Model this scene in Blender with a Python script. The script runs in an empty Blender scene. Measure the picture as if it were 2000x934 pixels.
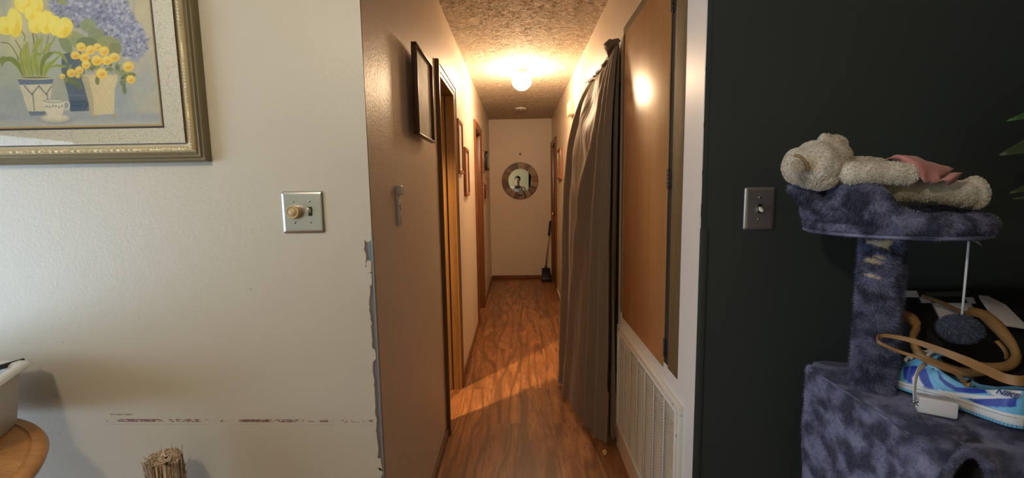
import bpy, bmesh, math, random
import numpy as np
from mathutils import Vector, Matrix, noise
random.seed(7); rng = np.random.default_rng(7)
C = bpy.context.scene.collection
sc = bpy.context.scene
PI = math.pi

# ------------------------------------------------------------------ camera
FPX = 869.8; EYE = 1.35
_y = np.array([11., 98., -FPX]); _y /= np.linalg.norm(_y)
_z = -np.array([122., -7733., -FPX]); _z -= _y * (_z @ _y); _z /= np.linalg.norm(_z)
_x = np.cross(_y, _z)
CR = np.array([_x, _y, _z])
cam_d = bpy.data.cameras.new('camera'); cam = bpy.data.objects.new('camera', cam_d); C.objects.link(cam)
cam_d.sensor_width = 36; cam_d.lens = FPX / 2000 * 36; cam_d.clip_start = 0.02; cam_d.clip_end = 60
m4 = Matrix([list(CR[i]) + [0] for i in range(3)] + [[0, 0, 0, 1]]); m4.translation = Vector((0, 0, EYE))
cam.matrix_world = m4
sc.camera = cam
def at(u, v, axis, c):
    """the point of the plane axis = c that the photograph shows at pixel u, v"""
    d = CR @ np.array([u - 1000., -(v - 467.), -FPX]); o = np.array([0, 0, EYE]); i = 'XYZ'.index(axis)
    return Vector(o + (c - o[i]) / d[i] * d)

# ------------------------------------------------------------------ light and exposure
sc.view_settings.view_transform = 'Standard'; sc.view_settings.look = 'None'
sc.view_settings.gamma = 1; sc.view_settings.use_curve_mapping = False
sc.view_settings.exposure = 0.0
w = bpy.data.worlds.new('sky'); sc.world = w; w.use_nodes = True
w.node_tree.nodes['Background'].inputs[0].default_value = (.55, .72, 1, 1)
w.node_tree.nodes['Background'].inputs[1].default_value = 0.5
def area(name, loc, target, sx, sy, power, col, spread=180):
    d = bpy.data.lights.new(name, 'AREA'); d.shape = 'RECTANGLE'; d.size = sx; d.size_y = sy
    d.energy = power; d.color = col; d.spread = math.radians(spread)
    o = bpy.data.objects.new(name, d); C.objects.link(o); o.location = loc
    o.rotation_euler = (Vector(target) - Vector(loc)).to_track_quat('-Z', 'Y').to_euler()
    return o
def point(name, loc, r, power, col):
    d = bpy.data.lights.new(name, 'POINT'); d.shadow_soft_size = r; d.energy = power; d.color = col
    o = bpy.data.objects.new(name, d); C.objects.link(o); o.location = loc; return o
WIN_POW, LAMP_POW, HALL_EMIT, ROOM_POW = 49, 31, 190, 22
area('daylight_through_patio_window', (-3.12, .0, .92), (0, .3, 1.0), 1.4, 1.6, WIN_POW, (.60, .80, 1.0))
point('living_room_ceiling_light', (-.80, -.22, 2.13), .07, LAMP_POW, (1.0, .84, .63))
point('bathroom_light', (-1.35, 1.67, 1.70), .05, ROOM_POW, (1.0, .68, .36))

d = bpy.data.lights.new('added_floor_spot', 'SPOT'); d.energy = 360; d.color = (1.0, .64, .32); d.spot_size = math.radians(62); d.spot_blend = .5; d.shadow_soft_size = .04  # unseen spot added to brighten the hall floor through the first doorway
o = bpy.data.objects.new('added_floor_spot', d); C.objects.link(o); o.location = (-1.35, 1.67, 2.2); o.rotation_euler = (Vector((-.1, 2.9, 0)) - o.location).to_track_quat('-Z', 'Y').to_euler()

# ------------------------------------------------------------------ node helpers
def newmat(name, col=(.5, .5, .5), rough=.6, metal=0, spec=.5, sheen=0, emit=None, estr=0):
    m = bpy.data.materials.new(name); m.use_nodes = True; b = m.node_tree.nodes['Principled BSDF']
    b.inputs['Base Color'].default_value = (*col, 1); b.inputs['Roughness'].default_value = rough
    b.inputs['Metallic'].default_value = metal; b.inputs['Specular IOR Level'].default_value = spec
    if sheen: b.inputs['Sheen Weight'].default_value = sheen; b.inputs['Sheen Roughness'].default_value = .5
    if emit: b.inputs['Emission Color'].default_value = (*emit, 1); b.inputs['Emission Strength'].default_value = estr
    return m
class N:
    def __init__(s, m): s.m = m; s.t = m.node_tree; s.b = s.t.nodes['Principled BSDF']
    def n(s, ty, **k):
        x = s.t.nodes.new(ty)
        for a, b in k.items(): setattr(x, a, b)
        return x
    def l(s, a, b): s.t.links.new(a, b)
    def coords(s, scale=(1, 1, 1), rot=(0, 0, 0), loc=(0, 0, 0)):
        tc = s.n('ShaderNodeTexCoord'); mp = s.n('ShaderNodeMapping')
        mp.inputs['Scale'].default_value = scale; mp.inputs['Rotation'].default_value = rot; mp.inputs['Location'].default_value = loc
        s.l(tc.outputs['Object'], mp.inputs[0]); return mp.outputs[0]
    def noise(s, vec, scale, detail=3, rough=.5, dist=0):
        x = s.n('ShaderNodeTexNoise'); x.inputs['Scale'].default_value = scale; x.inputs['Detail'].default_value = detail
        x.inputs['Roughness'].default_value = rough; x.inputs['Distortion'].default_value = dist
        s.l(vec, x.inputs['Vector']); return x.outputs[0]
    def ramp(s, fac, stops, interp='LINEAR'):
        x = s.n('ShaderNodeValToRGB'); e = x.color_ramp; e.interpolation = interp
        while len(e.elements) < len(stops): e.elements.new(.5)
        for el, (p, c) in zip(e.elements, stops):
            el.position = p; el.color = (*c, 1) if len(c) == 3 else c
        s.l(fac, x.inputs[0]); return x.outputs[0]
    def mix(s, fac, a, b, mode='MIX'):
        x = s.n('ShaderNodeMix', data_type='RGBA', blend_type=mode)
        if isinstance(fac, (int, float)): x.inputs[0].default_value = fac
        else: s.l(fac, x.inputs[0])
        for i, v in ((6, a), (7, b)):
            if isinstance(v, tuple): x.inputs[i].default_value = (*v, 1)
            else: s.l(v, x.inputs[i])
        return x.outputs[2]
    def math(s, op, a, b=0):
        x = s.n('ShaderNodeMath', operation=op)
        for i, v in ((0, a), (1, b)):
            if isinstance(v, (int, float)): x.inputs[i].default_value = v
            else: s.l(v, x.inputs[i])
        return x.outputs[0]
    def bump(s, h, strength=.3, dist=.005):
        x = s.n('ShaderNodeBump'); x.inputs['Strength'].default_value = strength; x.inputs['Distance'].default_value = dist
        s.l(h, x.inputs['Height']); s.l(x.outputs[0], s.b.inputs['Normal']); return x
    def col(s, o): s.l(o, s.b.inputs['Base Color'])

def wood(name, c1, c2, axis='Z', scale=6, rough=.35, stretch=.08, bump=.08, spec=.5, fine=.5):
    m = newmat(name, c1, rough, spec=spec); k = N(m)
    sc_ = [1, 1, 1]; sc_['XYZ'.index(axis)] = stretch
    v = k.coords(tuple(sc_))
    a = k.noise(v, scale, 4, .55, 1.2)
    b = k.noise(v, scale * 14, 3, .6)
    base = k.ramp(a, [(.3, c1), (.7, c2)])
    dark = tuple(x * .62 for x in c1)
    k.col(k.mix(k.math('MULTIPLY', k.ramp(b, [(.45, (0, 0, 0)), (.75, (1, 1, 1))]), fine), base, dark))
    k.bump(b, bump, .002); return m

def paint(name, col, rough=.45, bump=.1, bscale=90, var=.04, spec=.5):
    m = newmat(name, col, rough, spec=spec); k = N(m); v = k.coords()
    a = k.noise(v, 2.2, 3, .6)
    k.col(k.mix(a, tuple(x * (1 - var) for x in col), tuple(min(1, x * (1 + var)) for x in col)))
    h = k.math('ADD', k.noise(v, bscale, 2, .5), k.math('MULTIPLY', k.noise(v, 7, 3, .55), 1.2))
    k.bump(h, bump, .004); return m

# ------------------------------------------------------------------ mesh helpers
class MB:
    def __init__(s): s.v = []; s.f = []; s.mi = []; s.cur = 0
    def add(s, vs, fs):
        o = len(s.v); s.v += [tuple(x) for x in vs]; s.f += [tuple(i + o for i in f) for f in fs]; s.mi += [s.cur] * len(fs); return s
    def box(s, a, b, M=None):
        vs = [Vector((x, y, z)) for z in (a[2], b[2]) for y in (a[1], b[1]) for x in (a[0], b[0])]
        if M: vs = [M @ v for v in vs]
        return s.add(vs, [(0, 2, 3, 1), (4, 5, 7, 6), (0, 1, 5, 4), (2, 6, 7, 3), (0, 4, 6, 2), (1, 3, 7, 5)])
    def tube(s, pts, r, n=10, cap=True, flat=None, up=None):
        pts = [Vector(p) for p in pts]; rs = r if isinstance(r, (list, tuple)) else [r] * len(pts)
        rings = []; prev = None
        for i, p in enumerate(pts):
            t = (pts[min(i + 1, len(pts) - 1)] - pts[max(i - 1, 0)]).normalized()
            if up is not None: a = Vector(up)
            elif prev is not None: a = prev
            else: a = Vector((0, 0, 1)) if abs(t.z) < .9 else Vector((1, 0, 0))
            a = (a - t * a.dot(t)).normalized(); b = t.cross(a); prev = a
            fa = flat if flat else 1
            rings.append([p + (a * math.cos(q) * rs[i] + b * math.sin(q) * rs[i] * fa) for q in (2 * PI * k / n for k in range(n))])
        vs = [v for ring in rings for v in ring]; fs = []
        for i in range(len(pts) - 1):
            for k in range(n):
                fs.append((i * n + k, i * n + (k + 1) % n, (i + 1) * n + (k + 1) % n, (i + 1) * n + k))
        if cap: fs.append(tuple(range(n))[::-1]); fs.append(tuple((len(pts) - 1) * n + k for k in range(n)))
        return s.add(vs, fs)
    def lathe(s, prof, M=Matrix(), n=32, cap=True):
        vs = [M @ Vector((r * math.cos(2 * PI * k / n), r * math.sin(2 * PI * k / n), z)) for r, z in prof for k in range(n)]; fs = []
        for i in range(len(prof) - 1):
            for k in range(n): fs.append((i * n + k, i * n + (k + 1) % n, (i + 1) * n + (k + 1) % n, (i + 1) * n + k))
        if cap: fs.append(tuple(range(n))[::-1]); fs.append(tuple((len(prof) - 1) * n + k for k in range(n)))
        return s.add(vs, fs)
    def ell(s, c, r, M=None, nu=20, nv=12):
        vs = []; R3 = M or Matrix.Identity(3)
        for j in range(1, nv):
            for i in range(nu):
                th = PI * j / nv; ph = 2 * PI * i / nu
                vs.append(Vector(c) + R3 @ Vector((r[0] * math.sin(th) * math.cos(ph), r[1] * math.sin(th) * math.sin(ph), r[2] * math.cos(th))))
        vs.append(Vector(c) + R3 @ Vector((0, 0, r[2]))); vs.append(Vector(c) - R3 @ Vector((0, 0, r[2])))
        fs = []; T = (nv - 1) * nu
        for j in range(nv - 2):
            for i in range(nu): fs.append((j * nu + i, (j + 1) * nu + i, (j + 1) * nu + (i + 1) % nu, j * nu + (i + 1) % nu))
        for i in range(nu): fs.append((T, i, (i + 1) % nu)); fs.append((T + 1, (nv - 2) * nu + (i + 1) % nu, (nv - 2) * nu + i))
        return s.add(vs, fs)
    def grid(s, P, closeu=False):
        """P: rows of points"""
        nr, ncol = len(P), len(P[0]); vs = [p for row in P for p in row]; fs = []
        for i in range(nr - 1):
            for j in range(ncol - (0 if closeu else 1)):
                j2 = (j + 1) % ncol
                fs.append((i * ncol + j, i * ncol + j2, (i + 1) * ncol + j2, (i + 1) * ncol + j))
        return s.add(vs, fs)
    def prism(s, poly, fn, d0, d1):
        """poly: 2-D outline; fn(a, b, d) gives the point"""
        n = len(poly); vs = [fn(a, b, d0) for a, b in poly] + [fn(a, b, d1) for a, b in poly]
        return s.add(vs, [tuple(range(n)), tuple(range(2 * n - 1, n - 1, -1))] + [(i, i + n, (i + 1) % n + n, (i + 1) % n) for i in range(n)])
    def mesh(s, name):
        me = bpy.data.meshes.new(name); me.from_pydata(s.v, [], s.f)
        for p, i in zip(me.polygons, s.mi): p.material_index = i
        bm = bmesh.new(); bm.from_mesh(me); bmesh.ops.recalc_face_normals(bm, faces=bm.faces); bm.to_mesh(me); bm.free()
        return me
    def build(s, name, mat, parent=None, smooth=False, bevel=0, seg=2, subsurf=0, angle=None):
        return link(name, s.mesh(name), mat, parent, smooth, bevel, seg, subsurf, angle)
def link(name, me, mat, parent=None, smooth=False, bevel=0, seg=2, subsurf=0, angle=None):
    o = bpy.data.objects.new(name, me); C.objects.link(o)
    for m in (mat if isinstance(mat, (list, tuple)) else [mat]): me.materials.append(m)
    if parent is not None:
        o.parent = parent; p = Vector((0, 0, 0)); q = parent
        while q is not None: p += Vector(q.location); q = q.parent
        o.location = -p
    if bevel:
        b = o.modifiers.new('b', 'BEVEL'); b.width = bevel; b.segments = seg; b.limit_method = 'ANGLE'; b.angle_limit = math.radians(35)
    if subsurf:
        b = o.modifiers.new('s', 'SUBSURF'); b.levels = subsurf; b.render_levels = subsurf
    if smooth or bevel or subsurf:
        for p in me.polygons: p.use_smooth = True
    if angle:
        b = None
        me.set_sharp_from_angle(angle=math.radians(angle))
    return o
def tag(o, label, cat, group=None, kind=None):
    o['label'] = label; o['category'] = cat
    if group: o['group'] = group
    if kind: o['kind'] = kind
    return o
def thing(name, label, cat, loc=(0, 0, 0), group=None):
    o = bpy.data.objects.new(name, None); C.objects.link(o); o.location = loc; o.empty_display_size = .05
    return tag(o, label, cat, group)
def struct(o): o['kind'] = 'structure'; return o
def evaluated(o):
    bpy.context.view_layer.update()
    dg = bpy.context.evaluated_depsgraph_get(); me = bpy.data.meshes.new_from_object(o.evaluated_get(dg)); return me
def remeshed(mb, voxel, smooth=6, factor=.5):
    me = mb.mesh('tmp'); o = bpy.data.objects.new('tmp', me); C.objects.link(o)
    r = o.modifiers.new('r', 'REMESH'); r.mode = 'VOXEL'; r.voxel_size = voxel
    if smooth: q = o.modifiers.new('q', 'SMOOTH'); q.iterations = smooth; q.factor = factor
    out = evaluated(o); bpy.data.objects.remove(o); return out
def arrays(me):
    co = np.empty(len(me.vertices) * 3); me.vertices.foreach_get('co', co); no = np.empty_like(co); me.vertices.foreach_get('normal', no)
    return co.reshape(-1, 3), no.reshape(-1, 3)
def displace(me, fn):
    co, no = arrays(me); d = np.array([fn(Vector(c)) for c in co]); co = co + no * d[:, None]
    me.vertices.foreach_set('co', co.ravel()); me.update(); return me
def furry(me, count, length, width, lean=(0, 0, -.4), jitter=.6, keep=None):
    """grow short tapered blades out of the surface's own vertices"""
    co, no = arrays(me); n = len(co)
    ids = rng.integers(0, n, count)
    if keep is not None: ids = ids[keep(co[ids], no[ids])]
    k = len(ids); base = co[ids]; nn = no[ids]
    # clumps: lean varies smoothly
    cl = np.sin(base * 61.0 + base[:, [1, 2, 0]] * 47.0) * .45
    d = nn + np.array(lean) + cl + rng.normal(0, jitter * .5, (k, 3)); d /= np.linalg.norm(d, axis=1)[:, None]
    L = length * rng.uniform(.55, 1.15, k)[:, None]
    side = np.cross(d, rng.normal(0, 1, (k, 3))); side /= np.linalg.norm(side, axis=1)[:, None]
    a = base + d * L * .45 + side * width * .5; b = base + d * L * .45 - side * width * .5; tip = base + d * L - np.array([0, 0, 1]) * L * .15
    vs = np.vstack([co, a, b, tip])
    fa = [tuple(p.vertices) for p in me.polygons]; sm = len(fa)
    ia = n + np.arange(k); quads = np.stack([ids, ia, n + 2 * k + np.arange(k), n + k + np.arange(k)], 1)
    out = bpy.data.meshes.new(me.name); out.from_pydata([tuple(v) for v in vs], [], fa + [tuple(int(x) for x in q) for q in quads])
    for p in out.polygons: p.use_smooth = p.index < sm
    return out
def fbm(p, s, o=3): return noise.fractal(Vector(p) * s, 1.0, 2.0, o)
def lerp(a, b, t): return a + (b - a) * t
def path(pts, n=8):
    """Catmull-Rom through the points"""
    P = [Vector(p) for p in pts]; P = [2 * P[0] - P[1]] + P + [2 * P[-1] - P[-2]]; out = []
    for i in range(1, len(P) - 2):
        for k in range(n):
            t = k / n; a, b, c, d = P[i - 1:i + 3]
            out.append(.5 * ((2 * b) + (c - a) * t + (2 * a - 5 * b + 4 * c - d) * t * t + (3 * b - a - 3 * c + d) * t ** 3))
    return out + [P[-2]]

# ------------------------------------------------------------------ materials
M = {}
M['hall_wall'] = paint('cream_gloss_paint', (.70, .585, .47), .42, .22, 110, .03, .5)
M['cream'] = newmat('cream_wall_paint', (.70, .66, .57), .42)
k = N(M['cream']); v = k.coords()
base = k.mix(k.noise(v, 2.2, 3, .6), (.545, .52, .44), (.59, .565, .48))
sep = k.n('ShaderNodeSeparateXYZ'); k.l(v, sep.inputs[0])
# scuff line of reddish brown dashes where furniture rubbed the wall
def band(z0, half):
    d = k.math('ABSOLUTE', k.math('SUBTRACT', k.math('ADD', sep.outputs[2], k.math('MULTIPLY', sep.outputs[0], .012)), z0))
    return k.math('LESS_THAN', d, half)
vs = k.coords((1, 1, 2.2)); vn = k.noise(vs, 95, 4, .7)
xr = k.math('MULTIPLY', k.math('GREATER_THAN', sep.outputs[0], -1.23), k.math('LESS_THAN', sep.outputs[0], -.43))
dash = k.math('MULTIPLY', k.math('MULTIPLY', band(.676, .0045), xr), k.math('GREATER_THAN', k.math('ADD', k.math('MULTIPLY', vn, .55), k.math('MULTIPLY', k.noise(k.coords((1, 1, .2)), 16, 2), .45)), .495))
base = k.mix(k.math('MULTIPLY', dash, .85), base, (.17, .045, .035))
x2 = k.math('MULTIPLY', k.math('GREATER_THAN', sep.outputs[0], -1.21), k.math('LESS_THAN', sep.outputs[0], -1.14))
dash2 = k.math('MULTIPLY', k.math('MULTIPLY', band(.694, .0022), x2), k.math('GREATER_THAN', vn, .42))
base = k.mix(k.math('MULTIPLY', dash2, .8), base, (.26, .17, .07))
hz = k.math('MULTIPLY', k.math('MULTIPLY', band(.664, .0009), xr), k.math('GREATER_THAN', k.noise(k.coords((1, 1, .2)), 9, 2), .46))
base = k.mix(k.math('MULTIPLY', hz, .5), base, (.35, .31, .26))
vo = k.n('ShaderNodeTexVoronoi'); vo.inputs['Scale'].default_value = 13; k.l(v, vo.inputs['Vector'])
spk = k.math('MULTIPLY', k.math('LESS_THAN', vo.outputs['Distance'], .026), k.math('GREATER_THAN', k.noise(v, 3.1, 1), .55))
base = k.mix(k.math('MULTIPLY', spk, .75), base, (.20, .15, .12))
k.col(base)
k.bump(k.math('ADD', k.noise(v, 120, 2, .5), k.math('MULTIPLY', k.noise(v, 9, 4, .6), 2.0)), .13, .004)
M['dark'] = newmat('dark_green_wall_paint', (.030, .040, .040), .45)
k = N(M['dark']); v = k.coords(); base = k.mix(k.noise(v, 2, 2), (.034, .044, .043), (.046, .058, .057))
vo = k.n('ShaderNodeTexVoronoi'); vo.inputs['Scale'].default_value = 9; k.l(v, vo.inputs['Vector'])
spk = k.math('LESS_THAN', vo.outputs['Distance'], .016)
k.col(k.mix(k.math('MULTIPLY', spk, .7), base, (.35, .36, .36)))
k.bump(k.math('ADD', k.noise(v, 150, 2), k.math('MULTIPLY', k.noise(v, 8, 3), 1.2)), .12, .004)
M['ceil'] = newmat('stomped_ceiling_texture', (.86, .75, .61), .8)
k = N(M['ceil']); v = k.coords((1, 1, 1))
nn = k.noise(v, 30, 2, .5, 2.6)
ridge = k.ramp(nn, [(.455, (0, 0, 0)), (.49, (1, 1, 1)), (.51, (1, 1, 1)), (.545, (0, 0, 0))])
ridge = k.math('MULTIPLY', ridge, k.ramp(k.noise(v, 22, 2), [(.40, (0, 0, 0)), (.5, (1, 1, 1))]))
k.bump(k.math('ADD', ridge, k.math('MULTIPLY', k.noise(v, 60, 3, .6), .6)), .9, .03)
# plank floor
M['floor'] = newmat('wood_plank_floor', (.3, .14, .05), .38)
k = N(M['floor']); v = k.coords((1, 1, 1), (0, 0, PI / 2))
br = k.n('ShaderNodeTexBrick'); k.l(v, br.inputs['Vector']); br.offset = .37; br.squash = 1
for nme, val in (('Scale', 1), ('Mortar Size', .0012), ('Mortar Smooth', .1), ('Bias', 0), ('Brick Width', 1.22), ('Row Height', .19)): br.inputs[nme].default_value = val
br.inputs['Color1'].default_value = (0, 0, 0, 1); br.inputs['Color2'].default_value = (1, 1, 1, 1); br.inputs['Mortar'].default_value = (.5, .5, .5, 1)
off = k.n('ShaderNodeVectorMath', operation='MULTIPLY_ADD'); k.l(br.outputs['Color'], off.inputs[0]); off.inputs[1].default_value = (7, 3, 5)
mp = k.coords((1, .17, 1)); k.l(mp, off.inputs[2])
grain = k.noise(off.outputs[0], 6, 4, .55, 3.0)
fine = k.noise(off.outputs[0], 70, 3, .65, .6)
wv = k.n('ShaderNodeTexWave', wave_type='BANDS', bands_direction='X'); wv.inputs['Scale'].default_value = 3.2; wv.inputs['Distortion'].default_value = 22
wv.inputs['Detail'].default_value = 3; wv.inputs['Detail Scale'].default_value = .9; k.l(off.outputs[0], wv.inputs['Vector'])
base = k.ramp(grain, [(.25, (.15, .058, .021)), (.5, (.28, .118, .044)), (.75, (.44, .205, .082))])
base = k.mix(k.math('MULTIPLY', k.ramp(wv.outputs[0], [(.0, (1, 1, 1)), (.26, (0, 0, 0))]), .8), base, (.13, .052, .02))
base = k.mix(k.math('MULTIPLY', k.ramp(fine, [(.50, (0, 0, 0)), (.68, (1, 1, 1))]), .65), base, (.11, .042, .017))
tone = k.mix(br.outputs['Color'], (.86, .86, .86), (1.1, 1.07, 1.02))
base = k.mix(1, base, tone, 'MULTIPLY')
k.col(k.mix(k.math('MULTIPLY', br.outputs['Fac'], .8), base, (.06, .03, .015)))
k.bump(k.math('SUBTRACT', k.math('MULTIPLY', fine, .3), br.outputs['Fac']), .25, .003)
M['trimwood'] = wood('oak_trim_wood', (.17, .082, .027), (.26, .13, .042), 'Z', 7, .30)
M['trimwood_h'] = wood('oak_trim_wood_level', (.36, .17, .055), (.50, .26, .09), 'Y', 7, .30)
M['darktrim'] = wood('dark_stained_trim', (.10, .055, .03), (.15, .085, .045), 'Y', 8, .4)
M['doorwood'] = wood('honey_veneer_door', (.36, .175, .062), (.47, .245, .092), 'Z', 5, .30, .05, .05, .5, .28)
M['casing_olive'] = wood('brown_closet_casing', (.13, .085, .038), (.20, .135, .062), 'Z', 9, .65, spec=.25)
M['farwood'] = wood('reddish_trim_wood', (.155, .052, .019), (.225, .085, .030), 'Z', 7, .35)
M['white'] = newmat('white_enamel', (.74, .74, .72), .35)
M['vent'] = newmat('cream_painted_steel', (.68, .65, .60), .4)
M['black'] = newmat('black_plastic', (.012, .012, .013), .4)
M['voiddark'] = newmat('painted_void_dark', (.02, .018, .016), .9)  # near black standing in for the shade inside gaps and voids
M['steel'] = newmat('brushed_steel', (.62, .64, .64), .30, 1.0)
M['darksteel'] = newmat('pewter_metal', (.42, .41, .41), .42, .85)
M['hinge'] = newmat('tarnished_hinge', (.05, .05, .048), .4, .7)
M['screw'] = newmat('screw_metal', (.45, .45, .43), .3, 1.0)
M['brass'] = newmat('brass', (.75, .50, .17), .25, 1.0)
M['ivory'] = newmat('ivory_plastic', (.62, .48, .28), .3)
M['ivory_light'] = newmat('pale_plastic', (.75, .70, .58), .35)
M['globe'] = newmat('lit_opal_glass', (.9, .85, .75), .3, emit=(1.0, .71, .43), estr=HALL_EMIT)
M['mirror'] = newmat('mirror_silver', (.86, .86, .80), .015, 1.0)
M['rubber'] = newmat('dark_rubber', (.02, .02, .022), .7)
def glassy(name, tint=(1, 1, 1), refl=1.0, rough=.02):
    m = bpy.data.materials.new(name); m.use_nodes = True; t = m.node_tree; t.nodes.clear()
    o = t.nodes.new('ShaderNodeOutputMaterial'); mx = t.nodes.new('ShaderNodeMixShader'); tr = t.nodes.new('ShaderNodeBsdfTransparent'); g = t.nodes.new('ShaderNodeBsdfGlossy')
    f = t.nodes.new('ShaderNodeFresnel'); f.inputs[0].default_value = 1.45; tr.inputs[0].default_value = (*tint, 1); g.inputs[1].default_value = rough
    t.links.new(f.outputs[0], mx.inputs[0]); t.links.new(tr.outputs[0], mx.inputs[1]); t.links.new(g.outputs[0], mx.inputs[2]); t.links.new(mx.outputs[0], o.inputs[0]); return m
M['glass'] = glassy('picture_glass')
def vcol(name, attr='paint', rough=.6, bump=None, spec=.4):
    m = newmat(name, (1, 1, 1), rough, spec=spec); k = N(m); a = k.n('ShaderNodeVertexColor'); a.layer_name = attr; k.col(a.outputs[0])
    if bump: k.bump(k.noise(k.coords(), bump[0], 3, .6), bump[1], .003)
    return m
def set_vcol(me, cols):
    a = me.color_attributes.new('paint', 'FLOAT_COLOR', 'POINT'); n = len(me.vertices)
    c = np.ones((n, 4), dtype=np.float32); c[:len(cols), :3] = cols; a.data.foreach_set('color', c.ravel())
def srgb(r, g, b):
    return np.array([((x / 255) / 12.92 if x / 255 <= .04045 else (((x / 255) + .055) / 1.055) ** 2.4) for x in (r, g, b)])

# ------------------------------------------------------------------ room shell
HL, HR, FY, EY, CZ, T = -.408, .503, 1.23, 6.60, 2.355, .12
X0, X1, Y0 = -3.2, 3.2, -1.9
def grid_wall(name, fn, us, vs, holes, mat, th, matfn=None):
    """slab whose face is fn(u, v, depth); holes are (u0, u1, v0, v1)"""
    us = sorted(set(us) | {h[0] for h in holes} | {h[1] for h in holes}); vs = sorted(set(vs) | {h[2] for h in holes} | {h[3] for h in holes})
    def solid(i, j):
        if not (0 <= i < len(us) - 1 and 0 <= j < len(vs) - 1): return False
        cu, cv = (us[i] + us[i + 1]) / 2, (vs[j] + vs[j + 1]) / 2
        return not any(h[0] < cu < h[1] and h[2] < cv < h[3] for h in holes)
    bm = bmesh.new(); cache = {}
    def V(i, j, d):
        if (i, j, d) not in cache: cache[(i, j, d)] = bm.verts.new(fn(us[i], vs[j], d * th))
        return cache[(i, j, d)]
    for i in range(len(us) - 1):
        for j in range(len(vs) - 1):
            if not solid(i, j): continue
            bm.faces.new([V(i, j, 0), V(i + 1, j, 0), V(i + 1, j + 1, 0), V(i, j + 1, 0)])
            bm.faces.new([V(i, j, 1), V(i, j + 1, 1), V(i + 1, j + 1, 1), V(i + 1, j, 1)])
            for (a, b), (p, q) in {(-1, 0): ((i, j), (i, j + 1)), (1, 0): ((i + 1, j), (i + 1, j + 1)), (0, -1): ((i, j), (i + 1, j)), (0, 1): ((i, j + 1), (i + 1, j + 1))}.items():
                if not solid(i + a, j + b): bm.faces.new([V(*p, 0), V(*q, 0), V(*q, 1), V(*p, 1)])
    bmesh.ops.recalc_face_normals(bm, faces=bm.faces)
    me = bpy.data.meshes.new(name); bm.to_mesh(me); bm.free()
    o = link(name, me, mat)
    if matfn:
        for p in me.polygons: p.material_index = matfn(p.center, p.normal)
    return struct(o)
D1 = (2.375, 2.905); D2 = (4.335, 4.985); CD = (1.459, 2.115); CU = (2.22, 2.98); D4 = (5.80, 6.48)
grid_wall('wall_left', lambda u, v, d: (HL - d, u, v), [FY, EY], [0, CZ], [(D1[0], D1[1], 0, 1.955), (D2[0], D2[1], 0, 1.955)], M['hall_wall'], T)
RECESS = .03
o = grid_wall('wall_right', lambda u, v, d: (HR + d, u, v), [FY, EY], [0, CZ], [(CU[0], CU[1], 0, 1.98), (D4[0], D4[1], 0, 1.955), (CD[0], CD[1], .735, 2.02), (1.36, 2.14, .17, .64)], [M['hall_wall'], M['dark'], M['white']], T,
              lambda c, n: 1 if n.y < -.9 and c.y < FY + .01 else 0)
# the strip of wall between closet casing and corner is painted white
mb = MB(); mb.box((HR - .0015, FY + .001, 0.0), (HR + .002, 1.37, CZ)); mb.box((HR - .0015, 1.37, .60), (HR + .002, 2.2, .742)); struct(mb.build('trim_1', M['white']))
# ragged edges where the dark paint meets the white
mb = MB(); pl = [(0, CZ)]
zz = CZ
while zz > 0: zz -= random.uniform(.006, .03); pl.append((random.uniform(-.0035, .0005), max(zz, 0)))
pl.append((.01, 0)); pl.append((.01, CZ))
mb.prism(pl, lambda a, b, d: (HR + .001 + a + .001, FY - d, b), .0002, .0012); struct(mb.build('trim_2', M['dark']))
grid_wall('wall_front_left', lambda u, v, d: (u, FY + d, v), [X0, HL - T], [0, CZ], [], M['cream'], T)
# small strip of the same paint on the exposed wall end so the left face is one colour
mb = MB(); mb.box((HL - T - .001, FY - .0012, 0), (HL, FY + .004, CZ)); struct(mb.build('trim_3', M['cream']))
grid_wall('wall_front_right', lambda u, v, d: (u, FY + d, v), [HR + T, X1], [0, CZ], [], M['dark'], T)
grid_wall('wall_end', lambda u, v, d: (u, EY + d, v), [X0, X1], [0, CZ], [], M['hall_wall'], T)
grid_wall('wall_back', lambda u, v, d: (u, Y0 - d, v), [X0, X1], [0, CZ], [(.37, .62, 0, 2.03)], paint('straw_yellow_paint', (.62, .56, .34), .5), T)
grid_wall('wall_far_left', lambda u, v, d: (X0 - d, u, v), [Y0, EY + T], [0, CZ], [(-.70, .70, .05, 1.75)], M['cream'], T)
grid_wall('wall_far_right', lambda u, v, d: (X1 + d, u, v), [Y0, EY + T], [0, CZ], [], M['dark'], T)
mb = MB(); mb.box((.10, Y0 - 1.2, 0), (1.4, Y0 - 1.1, CZ)); struct(mb.build('wall_beyond', M['voiddark']))
mb = MB(); mb.box((X0 - .2, Y0 - 1.2, -.08), (X1 + .2, EY + .2, 0)); struct(mb.build('floor', M['floor']))
mb = MB(); mb.box((X0 - .2, Y0 - 1.2, CZ), (X1 + .2, EY + .2, CZ + .1)); struct(mb.build('ceiling', M['ceil']))
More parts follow.
